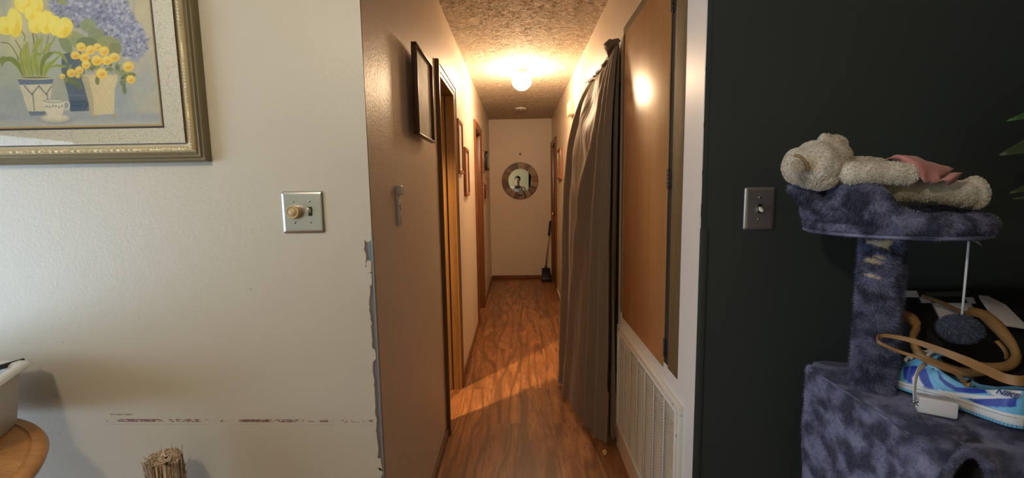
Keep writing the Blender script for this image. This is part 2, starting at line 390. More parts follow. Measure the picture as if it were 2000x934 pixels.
# stomped plaster relief over the hall, modelled stroke by stroke
ys_ = list(np.arange(FY, 4.2, .0055)) + list(np.arange(4.2, EY + .01, .012)); xs_ = np.linspace(HL - .001, HR + .001, 168); rows = []
for y_ in ys_:
    row = []
    for x_ in xs_:
        a_ = noise.noise(Vector((x_ * 9, y_ * 9, 3.3))) * 2.2; p_ = Vector((x_ + .02 * noise.noise(Vector((x_ * 14, y_ * 14, 1))), y_ + .02 * noise.noise(Vector((x_ * 14, y_ * 14, 7))), 0))
        n_ = noise.noise(Vector((p_.x * 38 + a_, p_.y * 44 - a_, 0))); g_ = max(0, 1 - abs(n_) / .10) * max(0, min(1, .5 + 2.2 * noise.noise(Vector((x_ * 30, y_ * 30, 11)))))
        row.append((x_, y_, CZ - .0015 - .0032 * g_ - .0008 * noise.noise(Vector((x_ * 90, y_ * 90, 5)))))
    rows.append(row)
mb = MB(); mb.grid(rows); struct(mb.build('ceiling', M['ceil'], None, True))
for nm, xa, xb, yy in (('wall_partition_left', X0, HL - T, 3.35), ('wall_partition_right', HR + T, X1, 3.3)):
    mb = MB(); mb.box((xa, yy, 0), (xb, yy + .1, CZ)); struct(mb.build(nm, M['cream']))
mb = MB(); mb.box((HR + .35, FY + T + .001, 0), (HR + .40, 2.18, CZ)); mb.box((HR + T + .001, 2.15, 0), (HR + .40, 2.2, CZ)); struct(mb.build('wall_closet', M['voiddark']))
# patio window in the far left wall (behind the photographer)
wf = MB()
for a, b in (((-.70, .05), (-.64, 1.75)), ((.64, .05), (.70, 1.75)), ((-.03, .05), (.03, 1.75)), ((-.70, .05), (.70, .11)), ((-.70, 1.69), (.70, 1.75))):
    wf.box((X0 - .11, a[0], a[1]), (X0 - .05, b[0], b[1]))
o = struct(wf.build('window_1', M['white'], bevel=.004)); g = MB(); g.box((X0 - .085, -.64, .11), (X0 - .08, .64, 1.69)); g.build('pane', M['glass'], o)

# baseboards
mb = MB(); mb.box((HL, FY + .05, 0), (HL + .012, D1[0] - .07, .055)); struct(mb.build('baseboard_left', M['darktrim'], bevel=.003))
mb = MB(); mb.box((HL, D1[1] + .075, 0), (HL + .012, D2[0] - .07, .055)); struct(mb.build('baseboard_left', M['farwood'], bevel=.003))
mb = MB(); mb.box((HL, D2[1] + .07, 0), (HL + .012, EY, .055)); struct(mb.build('baseboard_left', M['farwood'], bevel=.003))
mb = MB(); mb.box((HL + .012, EY - .014, 0), (HR, EY, .06)); struct(mb.build('baseboard_end', M['farwood'], bevel=.003))
mb = MB(); mb.box((HR - .012, CU[1] + .02, 0), (HR, D4[0] - .06, .045)); struct(mb.build('baseboard_right', M['hall_wall'], bevel=.003))

# ------------------------------------------------------------------ doorways on the left wall
def doorway(name, y0, y1, top, mat, side, cw=.066, ct=.02):
    """casing boards with a raised outer ridge, lined jambs and stops"""
    s = 1 if side == 'L' else -1; X = HL if side == 'L' else HR
    def profile(mb, a, b, axis):
        pass
    root = MB()
    def board(mb, ya, yb, za, zb, outer):
        mb.box((min(X, X + s * ct * .6), ya, za), (max(X, X + s * ct * .6), yb, zb))
    c = MB()
    # U-shaped casing, mitred, with stepped profile
    prof = [(0, 0), (0, ct * .55), (.010, ct * .65), (.020, ct * .5), (.030, ct * .78), (.044, ct * .8), (.050, ct), (.062, ct), (cw, ct * .8), (cw, 0)]
    rings = []
    for (yy, zz, oy, oz) in ((y0, 0, -1, 0), (y0, top, -1, 1), (y1, top, 1, 1), (y1, 0, 1, 0)):
        rings.append([(X + s * h, yy + oy * d, zz + oz * d) for d, h in prof])
    c.grid(rings)
    root = struct(c.build(name, mat, angle=30))
    j = MB(); j.box((min(X, X - s * T) , y0 - .012, 0), (max(X, X - s * T), y0, top)); j.build('jamb', mat, root, bevel=.001)
    j = MB(); j.box((min(X, X - s * T), y1, 0), (max(X, X - s * T), y1 + .012, top)); j.build('jamb', mat, root, bevel=.001)
    j = MB(); j.box((min(X, X - s * T), y0, top), (max(X, X - s * T), y1, top + .012)); j.build('head_jamb', mat, root, bevel=.001)
    for ya, yb in ((y0, y0 + .012), (y1 - .012, y1)):
        j = MB(); j.box((min(X - s * .05, X - s * .085), ya, 0), (max(X - s * .05, X - s * .085), yb, top)); j.build('door_stop', mat, root, bevel=.002)
    return root
r1 = doorway('door_1', D1[0] + .012, D1[1] - .012, 1.943, M['trimwood'], 'L')
r2 = doorway('door_2', D2[0] + .012, D2[1] - .012, 1.943, M['farwood'], 'L')
r4 = doorway('door_4', D4[0] + .012, D4[1] - .012, 1.943, M['farwood'], 'R', .06)
# the shut leaf of the end door, its brass knob
mb = MB(); mb.box((HR + .02, D4[0] + .013, .01), (HR + .055, D4[1] - .013, 1.94)); leaf = mb.build('door_leaf', M['farwood'], r4, bevel=.002)
kn = MB(); MX = Matrix.Translation((HR + .02, 5.92, 1.01)) @ Matrix.Rotation(-PI / 2, 4, 'Y')
kn.lathe([(.03, 0), (.03, .006), (.011, .012), (.011, .035), (.024, .045), (.029, .058), (.024, .07), (.008, .075)], MX, 24); kn.build('door_knob', M['brass'], leaf, True)
# open leaf of the first room, folded back inside
mb = MB(); mb.box((HL - T - .60, 2.83, .012), (HL - T - .015, 2.865, 1.935)); mb.build('door_leaf', M['trimwood'], r1, bevel=.002)

# ------------------------------------------------------------------ closet door above the return grille
cz0, cz1 = .738, 2.03
c = MB(); p = [(0, 0), (0, .002), (.004, .0035), (.088, .0035), (.094, .002), (.094, 0)]
rings = [[(HR - h, yy + oy * d, zz + oz * d) for d, h in p] for (yy, zz, oy, oz) in ((1.462, cz0 - .0, -1, 0), (1.462, 2.035, -1, .5), (2.14, 2.035, .2, .5), (2.14, cz0, .2, 0))]
c.grid(rings); root3 = struct(c.build('door_3', M['casing_olive'], angle=30))
mb = MB(); mb.box((HR - .004, 1.505, .722), (HR + .02, 2.115, 2.045)); leaf = mb.build('door_leaf', M['doorwood'], root3, bevel=.0015)
mb = MB(); mb.box((HR - .0005, 1.4600, .742), (HR + .034, 1.5045, 2.03)); mb.build('gap_shade_strip', M['voiddark'], root3)  # near-black strip fills the gap in place of its shade
for zz in (1.375, .80, 1.93):
    h = MB(); h.box((HR - .003, 1.474, zz - .032), (HR + .004, 1.502, zz + .032))
    for q in range(5): h.tube([(HR - .005, 1.488, zz - .032 + q * .0135), (HR - .005, 1.488, zz - .032 + q * .0135 + .011)], .0055, 10)
    h.build('hinge', M['hinge'], root3, bevel=.0006)

# ------------------------------------------------------------------ return air grille
gy0, gy1, gz0, gz1 = 1.312, 2.172, .135, .672
t = thing('return_air_grille', 'large white louvred return air grille low on the hall wall under the wooden closet door', 'air vent', (HR, (gy0 + gy1) / 2, gz0))
def ring_frame(mb, x0, x1, y0, y1, z0, z1, wd):
    for a, b in (((y0, z0), (y1, z0 + wd)), ((y0, z1 - wd), (y1, z1)), ((y0, z0 + wd), (y0 + wd, z1 - wd)), ((y1 - wd, z0 + wd), (y1, z1 - wd))):
        mb.box((x0, a[0], a[1]), (x1, b[0], b[1]))
mb = MB(); ring_frame(mb, HR - .016, HR, gy0, gy1, gz0, gz1, .030); ring_frame(mb, HR - .019, HR - .014, gy0 + .024, gy1 - .024, gz0 + .024, gz1 - .024, .008)
mb.build('grille_frame', M['vent'], t, bevel=.003)
mb = MB(); zz = gz0 + .034
while zz < gz1 - .034:
    mb.add([(HR - .012, gy0 + .03, zz), (HR - .012, gy1 - .03, zz), (HR - .004, gy1 - .03, zz), (HR - .004, gy0 + .03, zz),
            (HR - .012, gy0 + .03, zz + .0022), (HR - .012, gy1 - .03, zz + .0022), (HR - .004, gy1 - .03, zz + .0022), (HR - .004, gy0 + .03, zz + .0022)],
           [(0, 1, 2, 3), (4, 7, 6, 5), (0, 4, 5, 1), (3, 2, 6, 7)])
    zz += .0118
mb.build('louvre_slats', M['vent'], t)
nb = 7
for q in range(1, nb):
    yy = lerp(gy0 + .03, gy1 - .03, q / nb)
    b = MB(); b.box((HR - .0150, yy - .0065, gz0 + .03), (HR - .0115, yy + .0065, gz1 - .03)); br_ = b.build('divider_bar', M['vent'], t, bevel=.0006)
    s2 = MB(); zz = gz0 + .037
    while zz < gz1 - .034:
        s2.box((HR - .0156, yy + .0072, zz), (HR - .0142, yy + .0094, zz + .0040)); zz += .0118
    s2.build('punched_slots', M['voiddark'], br_)
mb = MB(); mb.box((HR + .012, gy0 + .01, gz0 + .01), (HR + .016, gy1 - .01, gz1 - .01)); mb.build('shade_backing', newmat('slat_gap_shade', (.05, .042, .035), .9), t)  # dark sheet behind the slats stands in for the shade between them
for yy, zz in ((gy0 + .014, gz1 - .1), (gy1 - .014, gz1 - .1), (gy0 + .014, gz0 + .1), (gy0 + .05, gz1 - .014), (gy1 - .05, gz1 - .014)):
    s2 = MB(); s2.lathe([(.004, 0), (.0035, .0015), (.001, .002)], Matrix.Translation((HR - .016, yy, zz)) @ Matrix.Rotation(-PI / 2, 4, 'Y'), 12); s2.build('screw', M['darksteel'], t, True)

# ------------------------------------------------------------------ corner guards
# left: paint has flaked away and shows the metal bead
zt = at(722, 455, 'Y', FY).z
def ragged(x_fn, z0, z1, step=(.006, .016)):
    pl = []; z = z1
    while z > z0: pl.append((x_fn(z), z)); z -= random.uniform(*step)
    return pl + [(x_fn(z0), z0)]
def chip(z):
    s_ = noise.noise(Vector((3.1, 0, z * 21))) * .007 + noise.noise(Vector((7, 0, z * 60))) * .0035
    return HL - max(.004, .0115 + s_ + (.006 if z > zt - .10 else 0))
pl = ragged(chip, 0, zt - .028); poly = pl + [(HL, 0), (HL, zt - .02)]
mb = MB(); mb.prism(poly, lambda a, b, d: (a, FY - d, b), .0012, .0022); struct(mb.build('trim_4', newmat('bare_corner_bead_metal', (.20, .24, .28), .45, .4)))
edge = ragged(lambda z: chip(z) - .0022 - abs(noise.noise(Vector((1, 4, z * 45)))) * .004, 0, zt - .02)
poly = edge + [(a + .0034, b) for a, b in reversed(pl)]
mb = MB(); mb.prism(poly, lambda a, b, d: (a, FY - d, b), .0013, .0028); struct(mb.build('trim_5', newmat('broken_brown_edge', (.16, .11, .09), .8)))
mb = MB(); mb.box((HL - .0016, FY - .0035, 0), (HL + .0012, FY + .012, zt)); struct(mb.build('trim_6', newmat('worn_bead_nose', (.36, .40, .44), .35, .5)))
for zc in (zt - .095, zt - .35, zt - .13, .55, .52):
    f = MB(); pl2 = [(HL - .012 + .009 * math.cos(a) + random.uniform(-.003, .003), zc + .02 * math.sin(a) + random.uniform(-.004, .004)) for a in np.linspace(0, 2 * PI, 11)[:-1]]
    f.prism(pl2, lambda a, b, d: (a, FY - d, b), .0024, .0042); struct(f.build('trim_7', M['cream']))
# right: plastic guard painted dark
mb = MB(); mb.box((HR - .0025, FY - .003, 0), (HR + .020, FY - .0001, zt - .002)); struct(mb.build('trim_8', M['dark'], bevel=.0012))

# ------------------------------------------------------------------ framed flower print
PYF = 1.206                                             # plane of the print
fc = at(415, 316, 'Y', FY - .027); FRx, FRz = -.838, 1.437  # lower right outer corner
FLx, FTz = -1.74, 2.13
t = thing('framed_flower_print', 'large gilt framed print of yellow tulips and blue hydrangeas on the cream wall', 'picture', ((FRx + FLx) / 2, FY, FRz))
prof = [(0, .0), (0, .020), (.004, .024), (.009, .022), (.013, .027), (.018, .025), (.022, .028), (.026, .025), (.030, .030), (.034, .031), (.038, .029), (.041, .024), (.050, .018), (.054, .012), (.054, .004)]
seg = []
def side_pts(a, b, n): return [(lerp(a[0], b[0], q / n), lerp(a[1], b[1], q / n)) for q in range(n)]
cs = [(FLx, FRz), (FRx, FRz), (FRx, FTz), (FLx, FTz)]
dirs = [(1, 1), (-1, 1), (-1, -1), (1, -1)]
rows = []; mats = []
for q in range(4):
    a, b = cs[q], cs[(q + 1) % 4]; da, db = dirs[q], dirs[(q + 1) % 4]
    n = 150 if q < 2 else 12
    for i in range(n):
        tt = i / n; row = []
        ss = math.hypot(b[0] - a[0], b[1] - a[1]) * tt
        for d, h in prof:
            ux, uz = lerp(a[0] + da[0] * d, b[0] + db[0] * d, tt), lerp(a[1] + da[1] * d, b[1] + db[1] * d, tt)
            if .028 < d < .04 and n > 20: h = h + .0022 * math.sin(ss / .0095 * 2 * PI + d * 260)
            row.append((ux, FY - h, uz))
        rows.append(row)
rows.append(rows[0])
mb = MB(); mb.grid(rows)
M['gilt_dark'] = newmat('aged_grey_gilt', (.22, .185, .11), .38, .35)
M['gilt_rope'] = newmat('gold_rope_moulding', (.60, .52, .32), .4, .15)
M['frame_cream'] = newmat('cream_frame_slope', (.72, .68, .55), .4)
o = mb.build('frame', [M['gilt_dark'], M['gilt_rope'], M['frame_cream']], t, angle=40)
nc = len(prof) - 1
for i, p in enumerate(o.data.polygons):
    j = i % nc; p.material_index = 0 if j < 7 else (1 if j < 11 else 2)
    p.use_smooth = True
# mat board
mx0, mx1, mz0, mz1 = FLx + .05, FRx - .05, FRz + .05, FTz - .05
ix0, ix1, iz0, iz1 = FLx + .112, -.9455, 1.532, FTz - .10
M['mat'] = newmat('crackled_mat_board', (.50, .52, .47), .5); k = N(M['mat']); v = k.coords()
vo = k.n('ShaderNodeTexVoronoi', feature='DISTANCE_TO_EDGE'); vo.inputs['Scale'].default_value = 130; k.l(k.mix(.06, v, k.n('ShaderNodeTexNoise').outputs[1]), vo.inputs['Vector'])
k.col(k.mix(k.ramp(vo.outputs[0], [(0, (1, 1, 1)), (.07, (0, 0, 0))]), k.mix(k.noise(v, 5), (.70, .76, .78), (.83, .87, .87)), (.54, .58, .58)))
mb = MB(); mb.cur = 0
def ringz(mb, o0, o1, ya, yb):
    """flat ring between two rectangles (x0,x1,z0,z1), facing the room"""
    A = [(o0[0], ya, o0[2]), (o0[1], ya, o0[2]), (o0[1], ya, o0[3]), (o0[0], ya, o0[3])]; B = [(o1[0], yb, o1[2]), (o1[1], yb, o1[2]), (o1[1], yb, o1[3]), (o1[0], yb, o1[3])]
    mb.add(A + B, [(i, (i + 1) % 4, 4 + (i + 1) % 4, 4 + i) for i in range(4)])
ym = PYF - .003
bd = .0052
ringz(mb, (mx0, mx1, mz0, mz1), (ix0 - bd, ix1 + bd, iz0 - bd, iz1 + bd), ym, ym); mb.cur = 1
ringz(mb, (ix0 - bd, ix1 + bd, iz0 - bd, iz1 + bd), (ix0, ix1, iz0, iz1), ym, ym + .0008); mb.cur = 2
ringz(mb, (ix0, ix1, iz0, iz1), (ix0 + .0042, ix1 - .0042, iz0 + .0042, iz1 - .0042), ym + .0008, PYF - .0005)
mb.build('mat_board', [M['mat'], newmat('navy_mat_line', (.065, .08, .14), .5), newmat('gold_mat_line', (.60, .46, .18), .45)], t)
# the print itself, painted brush stroke by brush stroke onto a fine sheet
def axis_samples(a, b, fa, fb, fine, coarse):
    out = [a]; x = a
    while x < b:
        x += fine if fa < x < fb else coarse; out.append(min(x, b))
    return np.array(out)
gx = axis_samples(ix0, ix1, -1.47, 0, .00105, .02); gz = axis_samples(iz0, iz1, 0, 1.90, .00105, .02)
GX, GZ = np.meshgrid(gx, gz)
# coordinates of the sheet in the drawing's own units (about a millimetre and a half each)
_P = np.stack([GX.ravel(), np.full(GX.size, PYF), GZ.ravel() - EYE], 1) @ CR
U = 1000 + FPX * _P[:, 0] / -_P[:, 2]; Vv = 467 - FPX * _P[:, 1] / -_P[:, 2]
def fb(sx, sy, seed, oct=3):
    out = np.zeros_like(U); amp = 1; r_ = np.random.default_rng(seed)
    for o_ in range(oct):
        for _ in range(5):
            a, ph = r_.uniform(0, 2 * PI), r_.uniform(0, 2 * PI)
            out += amp * np.sin((U * math.cos(a) / sx + Vv * math.sin(a) / sy) * 2 ** o_ * 2 + ph) / 5
        amp *= .6
    return out
n1, n2, n3 = fb(60, 60, 1), fb(9, 9, 2), fb(4, 4, 3)
img = np.empty((U.size, 3))
top = srgb(176, 178, 160); mid_ = srgb(165, 178, 180); low = srgb(158, 170, 180)
f = np.clip(Vv / 200, 0, 1)[:, None]; img[:] = top * (1 - f) + mid_ * f
def blend(mask, col):
    global img
    m_ = np.clip(mask, 0, 1)[:, None]; img = img * (1 - m_) + np.asarray(col) * m_
def soft(d, s=1.2): return np.clip(.5 - d / s, 0, 1)
def ellipse(cx, cy, rx, ry, col, rot=0, a=1, s=1.2, wob=0):
    c_, s_ = math.cos(rot), math.sin(rot); du, dv = U - cx, Vv - cy
    x_, y_ = (du * c_ + dv * s_) / rx, (-du * s_ + dv * c_) / ry
    d = (np.sqrt(x_ * x_ + y_ * y_) - 1 + wob * n2) * min(rx, ry); blend(soft(d, s) * a, col)
def poly(pts, col, a=1, s=1.2, wob=0):
    d = np.full(U.size, 1e9); inside = np.zeros(U.size, bool); n = len(pts)
    for i in range(n):
        x1, y1 = pts[i]; x2, y2 = pts[(i + 1) % n]; ex, ey = x2 - x1, y2 - y1
        tt = np.clip(((U - x1) * ex + (Vv - y1) * ey) / (ex * ex + ey * ey + 1e-9), 0, 1)
        d = np.minimum(d, np.hypot(U - x1 - tt * ex, Vv - y1 - tt * ey))
        cnd = ((y1 > Vv) != (y2 > Vv)) & (U < (x2 - x1) * (Vv - y1) / (y2 - y1 + 1e-9) + x1); inside ^= cnd
    blend(soft(np.where(inside, -d, d) + wob * n2, s) * a, col)
def stroke(pts, w0, w1, col, a=1, s=1.1):
    best = np.full(U.size, 1e9); n = len(pts) - 1
    for i in range(n):
        x1, y1 = pts[i]; x2, y2 = pts[i + 1]; ex, ey = x2 - x1, y2 - y1
        tt = np.clip(((U - x1) * ex + (Vv - y1) * ey) / (ex * ex + ey * ey + 1e-9), 0, 1)
        best = np.minimum(best, np.hypot(U - x1 - tt * ex, Vv - y1 - tt * ey) - lerp(lerp(w0, w1, i / n), lerp(w0, w1, (i + 1) / n), tt))
    blend(soft(best, s) * a, col)
def curve(*p): return [(q.x, q.y) for q in path([(x_, y_, 0) for x_, y_ in p], 5)]
blend((n1 * .5 + .2) * np.clip((U - 180) / 100, 0, 1), srgb(196, 188, 160))
blend(np.clip(1 - np.abs(U - 262) / 6, 0, 1) * (Vv < 60) * .6, srgb(130, 152, 175))
for cx_, cy_, rx_, ry_, c_, a_ in ((20, 60, 40, 60, (205, 205, 165), .6), (110, 130, 25, 30, (175, 195, 200), .6), (20, 150, 40, 30, (168, 180, 165), .5), (118, 165, 18, 30, (165, 168, 150), .6), (270, 60, 30, 60, (205, 195, 165), .5), (225, 180, 30, 40, (140, 158, 178), .55), (285, 130, 14, 60, (150, 165, 185), .35), (30, 190, 30, 24, (135, 150, 165), .4), (8, 10, 4, 40, (120, 150, 170), .7)):
    ellipse(cx_, cy_, rx_, ry_, srgb(*c_), 0, a_, 26, .05)
blend(np.clip((Vv - 217 - n2 * .8) / 7, 0, 1), low); blend(np.clip((Vv - 232) / 8, 0, 1) * .6, srgb(186, 190, 188))
# hydrangeas
r_ = np.random.default_rng(11)
for cx_, cy_, rx_, ry_, cnt in ((205, 30, 58, 46, 300), (150, 18, 50, 34, 150), (240, 62, 40, 32, 170), (262, 84, 28, 36, 190), (120, 8, 26, 18, 60), (195, 62, 24, 20, 50)):
    ellipse(cx_, cy_, rx_ * .93, ry_ * .93, srgb(134, 144, 172), 0, .9, 7, .1)
    for _ in range(cnt):
        a_, q_ = r_.uniform(0, 2 * PI), math.sqrt(r_.uniform(0, 1)); x_, y_ = cx_ + rx_ * q_ * math.cos(a_), cy_ + ry_ * q_ * math.sin(a_)
        if x_ < -5 or y_ < -6: continue
        c_ = [(178, 186, 205), (160, 168, 195), (120, 130, 165), (98, 108, 148), (192, 196, 205), (150, 165, 195)][r_.integers(0, 6)]
        sel = (np.abs(U - x_) < 8) & (np.abs(Vv - y_) < 8)
        d = np.hypot(U[sel] - x_, (Vv[sel] - y_) * r_.uniform(.8, 1.3)) - r_.uniform(1.4, 4.0); m_ = (soft(d, 1.6) * .75)[:, None]
        img[sel] = img[sel] * (1 - m_) + srgb(*c_) * m_
# large leaves
for cx_, cy_, rx_, ry_, ro, c_ in ((172, 50, 16, 13, .3, (142, 160, 120)), (150, 78, 24, 15, .5, (150, 165, 125)), (128, 86, 10, 22, -.5, (132, 150, 118)), (188, 72, 16, 18, -.4, (138, 152, 118)), (214, 86, 24, 15, .35, (148, 158, 115)), (225, 96, 12, 14, .8, (130, 142, 105)), (122, 4, 10, 5, .4, (155, 165, 110)), (170, 84, 20, 12, 0, (112, 132, 108))):
    ellipse(cx_, cy_, rx_, ry_, srgb(*c_), ro, .95, 1.4, .06)
    stroke([(cx_ - rx_ * .8 * math.cos(ro), cy_ - rx_ * .8 * math.sin(ro)), (cx_ + rx_ * .8 * math.cos(ro), cy_ + rx_ * .8 * math.sin(ro))], .4, .3, srgb(112, 130, 95), .8)
    for q_ in (-.4, 0, .4):
        bx, by = cx_ + rx_ * q_ * math.cos(ro), cy_ + rx_ * q_ * math.sin(ro); stroke([(bx, by), (bx + rx_ * .3 * math.cos(ro) - ry_ * .6 * math.sin(ro), by + rx_ * .3 * math.sin(ro) + ry_ * .6 * math.cos(ro))], .3, .2, srgb(115, 135, 98), .6)
stroke(curve((105, 0), (118, 14), (150, 22), (160, 36)), .6, .4, srgb(100, 105, 90), .8)
# dark blue pot behind
poly([(120, 106), (158, 100), (172, 180), (172, 216), (137, 217), (134, 190), (120, 140)], srgb(82, 104, 130), .95, 2, .4)
poly([(137, 196), (173, 196), (174, 217), (137, 218)], srgb(66, 92, 122), .9, 2, .3); stroke([(136, 207), (173, 208)], 1.2, 1.2, srgb(52, 76, 106), .7)
stroke([(136, 186), (172, 187)], 1, 1, srgb(105, 128, 150), .7)
# tulip leaves and stems
G1, G2, G3 = srgb(158, 172, 98), srgb(128, 145, 84), srgb(92, 110, 74)
for p_, w_, c_ in ((((2, 83), (18, 86), (32, 106), (36, 118)), .9, G3), (((30, 78), (42, 100), (45, 120)), .8, G3), (((48, 24), (60, 50), (66, 80), (68, 120)), 1.1, G3), (((66, 60), (74, 80), (70, 110)), 1, G2), (((40, 58), (48, 70), (47, 80)), .8, G3), (((95, 70), (88, 100), (84, 118)), 1.0, G2), (((108, 72), (98, 90), (92, 110)), .9, G2), (((82, 70), (80, 100), (76, 120)), 1, G1)):
    stroke(curve(*p_), w_, w_, c_)
def leafy(pts, w_, c1, c2):
    c = curve(*pts); n = len(c)
    for i in range(n - 1):
        q_ = math.sin(PI * min(1, (i + 2) / n * .98)) ** .7 * w_; stroke([c[i], c[i + 1]], q_, q_, c1, .85)
    stroke(c, .5, .4, c2, .8)
for pts, w_, c1, c2 in ((((45, 148), (36, 128), (22, 116), (8, 118), (3, 130)), 5, G2, G3), (((50, 148), (44, 128), (40, 110), (42, 96)), 4, G1, G3), (((58, 148), (52, 118), (50, 96), (54, 82)), 7.5, G1, G2), (((64, 148), (60, 125), (64, 106)), 5, G1, G3), (((74, 148), (70, 124), (68, 108), (80, 106)), 7, G1, G3), (((80, 148), (84, 120), (96, 106), (104, 104)), 5, G2, G3), (((90, 146), (88, 132), (102, 122), (118, 108)), 4.5, G1, G3), (((96, 132), (112, 128), (124, 130), (132, 128)), 2.6, G1, G3), (((104, 102), (116, 104), (126, 114), (132, 126)), 3.2, G1, G3), (((66, 100), (74, 84), (82, 78)), 5.5, G1, G2), (((84, 104), (92, 92), (98, 84)), 4, G1, G2), (((86, 148), (92, 134), (100, 126)), 5, G1, G3), (((-4, 122), (4, 116), (10, 112)), 5, G2, G3)): leafy(pts, w_, c1, c2)
# tulips
Y1, Y2, Y3 = srgb(240, 222, 108), srgb(228, 200, 66), srgb(246, 236, 150)
for cx_, cy_, rx_, ry_, ro in ((10, 50, 20, 18, .2), (28, 44, 15, 28, -.1), (50, 4, 22, 22, 0), (72, 12, 12, 20, .2), (72, 44, 17, 22, .25), (90, 44, 17, 23, .1), (108, 50, 14, 20, -.1), (124, 54, 17, 21, .5), (60, 26, 12, 14, 0)):
    ellipse(cx_, cy_, rx_, ry_, Y1, ro, 1, 1.6, .05); ellipse(cx_ + rx_ * .3, cy_ + ry_ * .45, rx_ * .6, ry_ * .45, Y2, ro, .55, 7, .1); ellipse(cx_ - rx_ * .3, cy_ - ry_ * .2, rx_ * .45, ry_ * .6, Y3, ro, .5, 6, .1)
    stroke(curve((cx_ + rx_ * .1, cy_ - ry_ * .7), (cx_ + rx_ * .25, cy_), (cx_ + rx_ * .05, cy_ + ry_ * .8)), .6, .4, srgb(214, 184, 70), .5)
# striped blue and cream pot
CRM, BLU, DBL = srgb(206, 204, 184), srgb(100, 122, 150), srgb(66, 88, 122)
poly([(34, 156), (103, 155), (99, 192), (90, 222), (57, 225), (46, 190)], CRM, 1, 1.4)
poly([(34, 155), (105, 154), (102, 164), (38, 166)], BLU); ellipse(69, 152, 36, 3.6, srgb(214, 212, 190)); ellipse(69, 151.5, 32, 2.2, srgb(122, 128, 100))
poly([(55, 218), (90, 217), (88, 225), (58, 227)], BLU, .9, 2, .5)
for a_, b_ in (((48, 168), (62, 184)), ((62, 184), (76, 168)), ((76, 168), (90, 184)), ((90, 184), (101, 168)), ((64, 184), (67, 216)), ((92, 184), (94, 205))): stroke([a_, b_], 1.5, 1.2, DBL, .75); stroke([(a_[0], a_[1] + 1.4), (b_[0], b_[1] + 1.4)], .9, .9, srgb(140, 152, 140), .6)
for q_ in range(6): ellipse(60 + q_ * 6, 220 + (q_ % 2), 2, 1.6, DBL, 0, .7)
# cream square planter with lattice
poly([(157, 146), (228, 146), (230, 156), (224, 175), (223, 222), (180, 226), (172, 196), (166, 168)], srgb(208, 200, 168), 1, 1.4); poly([(157, 146), (172, 150), (182, 190), (184, 226), (178, 224), (172, 196), (164, 168)], srgb(176, 172, 150), .9)
for q_ in range(-3, 9):
    stroke([(172 + q_ * 9, 150), (172 + q_ * 9 + 44, 222)], .35, .35, srgb(180, 170, 138), .45 * (0 <= q_ < 3)); stroke([(226 - q_ * 9, 150), (226 - q_ * 9 - 40, 215)], .35, .35, srgb(180, 170, 138), .45 * (0 <= q_ < 4))
for x_ in (186, 223): ellipse(x_, 227, 2.4, 3, srgb(190, 160, 90))
# foliage round the small roses
r_ = np.random.default_rng(5)
for _ in range(70):
    a_ = r_.uniform(0, 1); x_ = 128 + a_ * 125; y_ = 136 + r_.normal(0, 8) + (12 if a_ < .25 or a_ > .85 else 0) - 10 * math.sin(a_ * PI)
    ellipse(x_, y_, r_.uniform(3, 7), r_.uniform(2, 4.5), srgb(*[(112, 132, 98), (135, 152, 108), (88, 108, 84), (150, 162, 120)][r_.integers(0, 4)]), r_.uniform(0, PI), .85, 1.2)
for x_, y_, ro in ((190, 158, 1.5), (240, 164, .9), (243, 176, 1.4), (154, 168, 1.0), (145, 160, .8), (248, 150, .3), (136, 158, 1.2), (258, 146, .1)): ellipse(x_, y_, 8, 4.5, srgb(110, 128, 88), ro, .9); stroke([(x_ - 6 * math.cos(ro), y_ - 6 * math.sin(ro)), (x_ + 6 * math.cos(ro), y_ + 6 * math.sin(ro))], .3, .3, srgb(80, 98, 72), .7)
for x_, y_, q_ in ((158, 92, 9.5), (147, 108, 9), (176, 98, 10), (190, 92, 8), (203, 100, 10), (165, 112, 9.5), (189, 118, 11), (209, 118, 10), (223, 112, 10), (168, 126, 9), (250, 130, 10.5), (198, 143, 11), (139, 143, 9), (155, 137, 8), (122, 149, 5.5), (152, 149, 4.5), (255, 155, 9)):
    ellipse(x_, y_, q_, q_ * .92, srgb(236, 206, 104), 0, 1, 1.4, .10); ellipse(x_ - 1, y_ - 2, q_ * .6, q_ * .5, srgb(245, 226, 146), 0, .7, 3, .1); ellipse(x_ + 1.2, y_ + 2.0, q_ * .5, q_ * .4, srgb(222, 176, 76), .4, .7, 3, .1)
    for w_ in range(3): stroke(curve((x_ - q_ * .6 + w_ * 3, y_ + q_ * .2), (x_ + w_, y_ + q_ * .5 - w_ * 2), (x_ + q_ * .6, y_ - q_ * .1)), .35, .3, srgb(205, 155, 62), .5)
# teacup and saucer
ellipse(112, 235, 29, 7.5, srgb(120, 136, 150), 0, .6, 5); ellipse(108, 230.5, 28, 8, srgb(210, 210, 196)); ellipse(108, 230, 27, 7, srgb(86, 98, 120), 0, .6); ellipse(108, 229.8, 25.6, 6.2, srgb(205, 205, 190))
ellipse(130, 206, 7, 9, srgb(208, 208, 196)); ellipse(129.5, 206, 4.2, 6, srgb(150, 162, 165))
poly([(85, 197), (126, 197), (124, 216), (119, 230), (96, 230), (88, 216)], srgb(214, 212, 196)); ellipse(105.5, 197, 20.5, 4, srgb(86, 98, 120)); ellipse(105.5, 197, 19.2, 3.2, srgb(196, 198, 188))
for q_ in range(6): ellipse(91 + q_ * 6, 208 + math.sin(q_ * 2) * 1.3, 2.4, 1.7, BLU, q_, .8)
img = img ** .88 * 1.28 * np.array([.95, 1.01, 1.13]); img *= (1 + .05 * n3 * .6 + .04 * n2)[:, None]
ncl = len(gx); nrw = len(gz)
vsx = np.stack([GX.ravel(), np.full(GX.size, PYF), GZ.ravel()], 1)
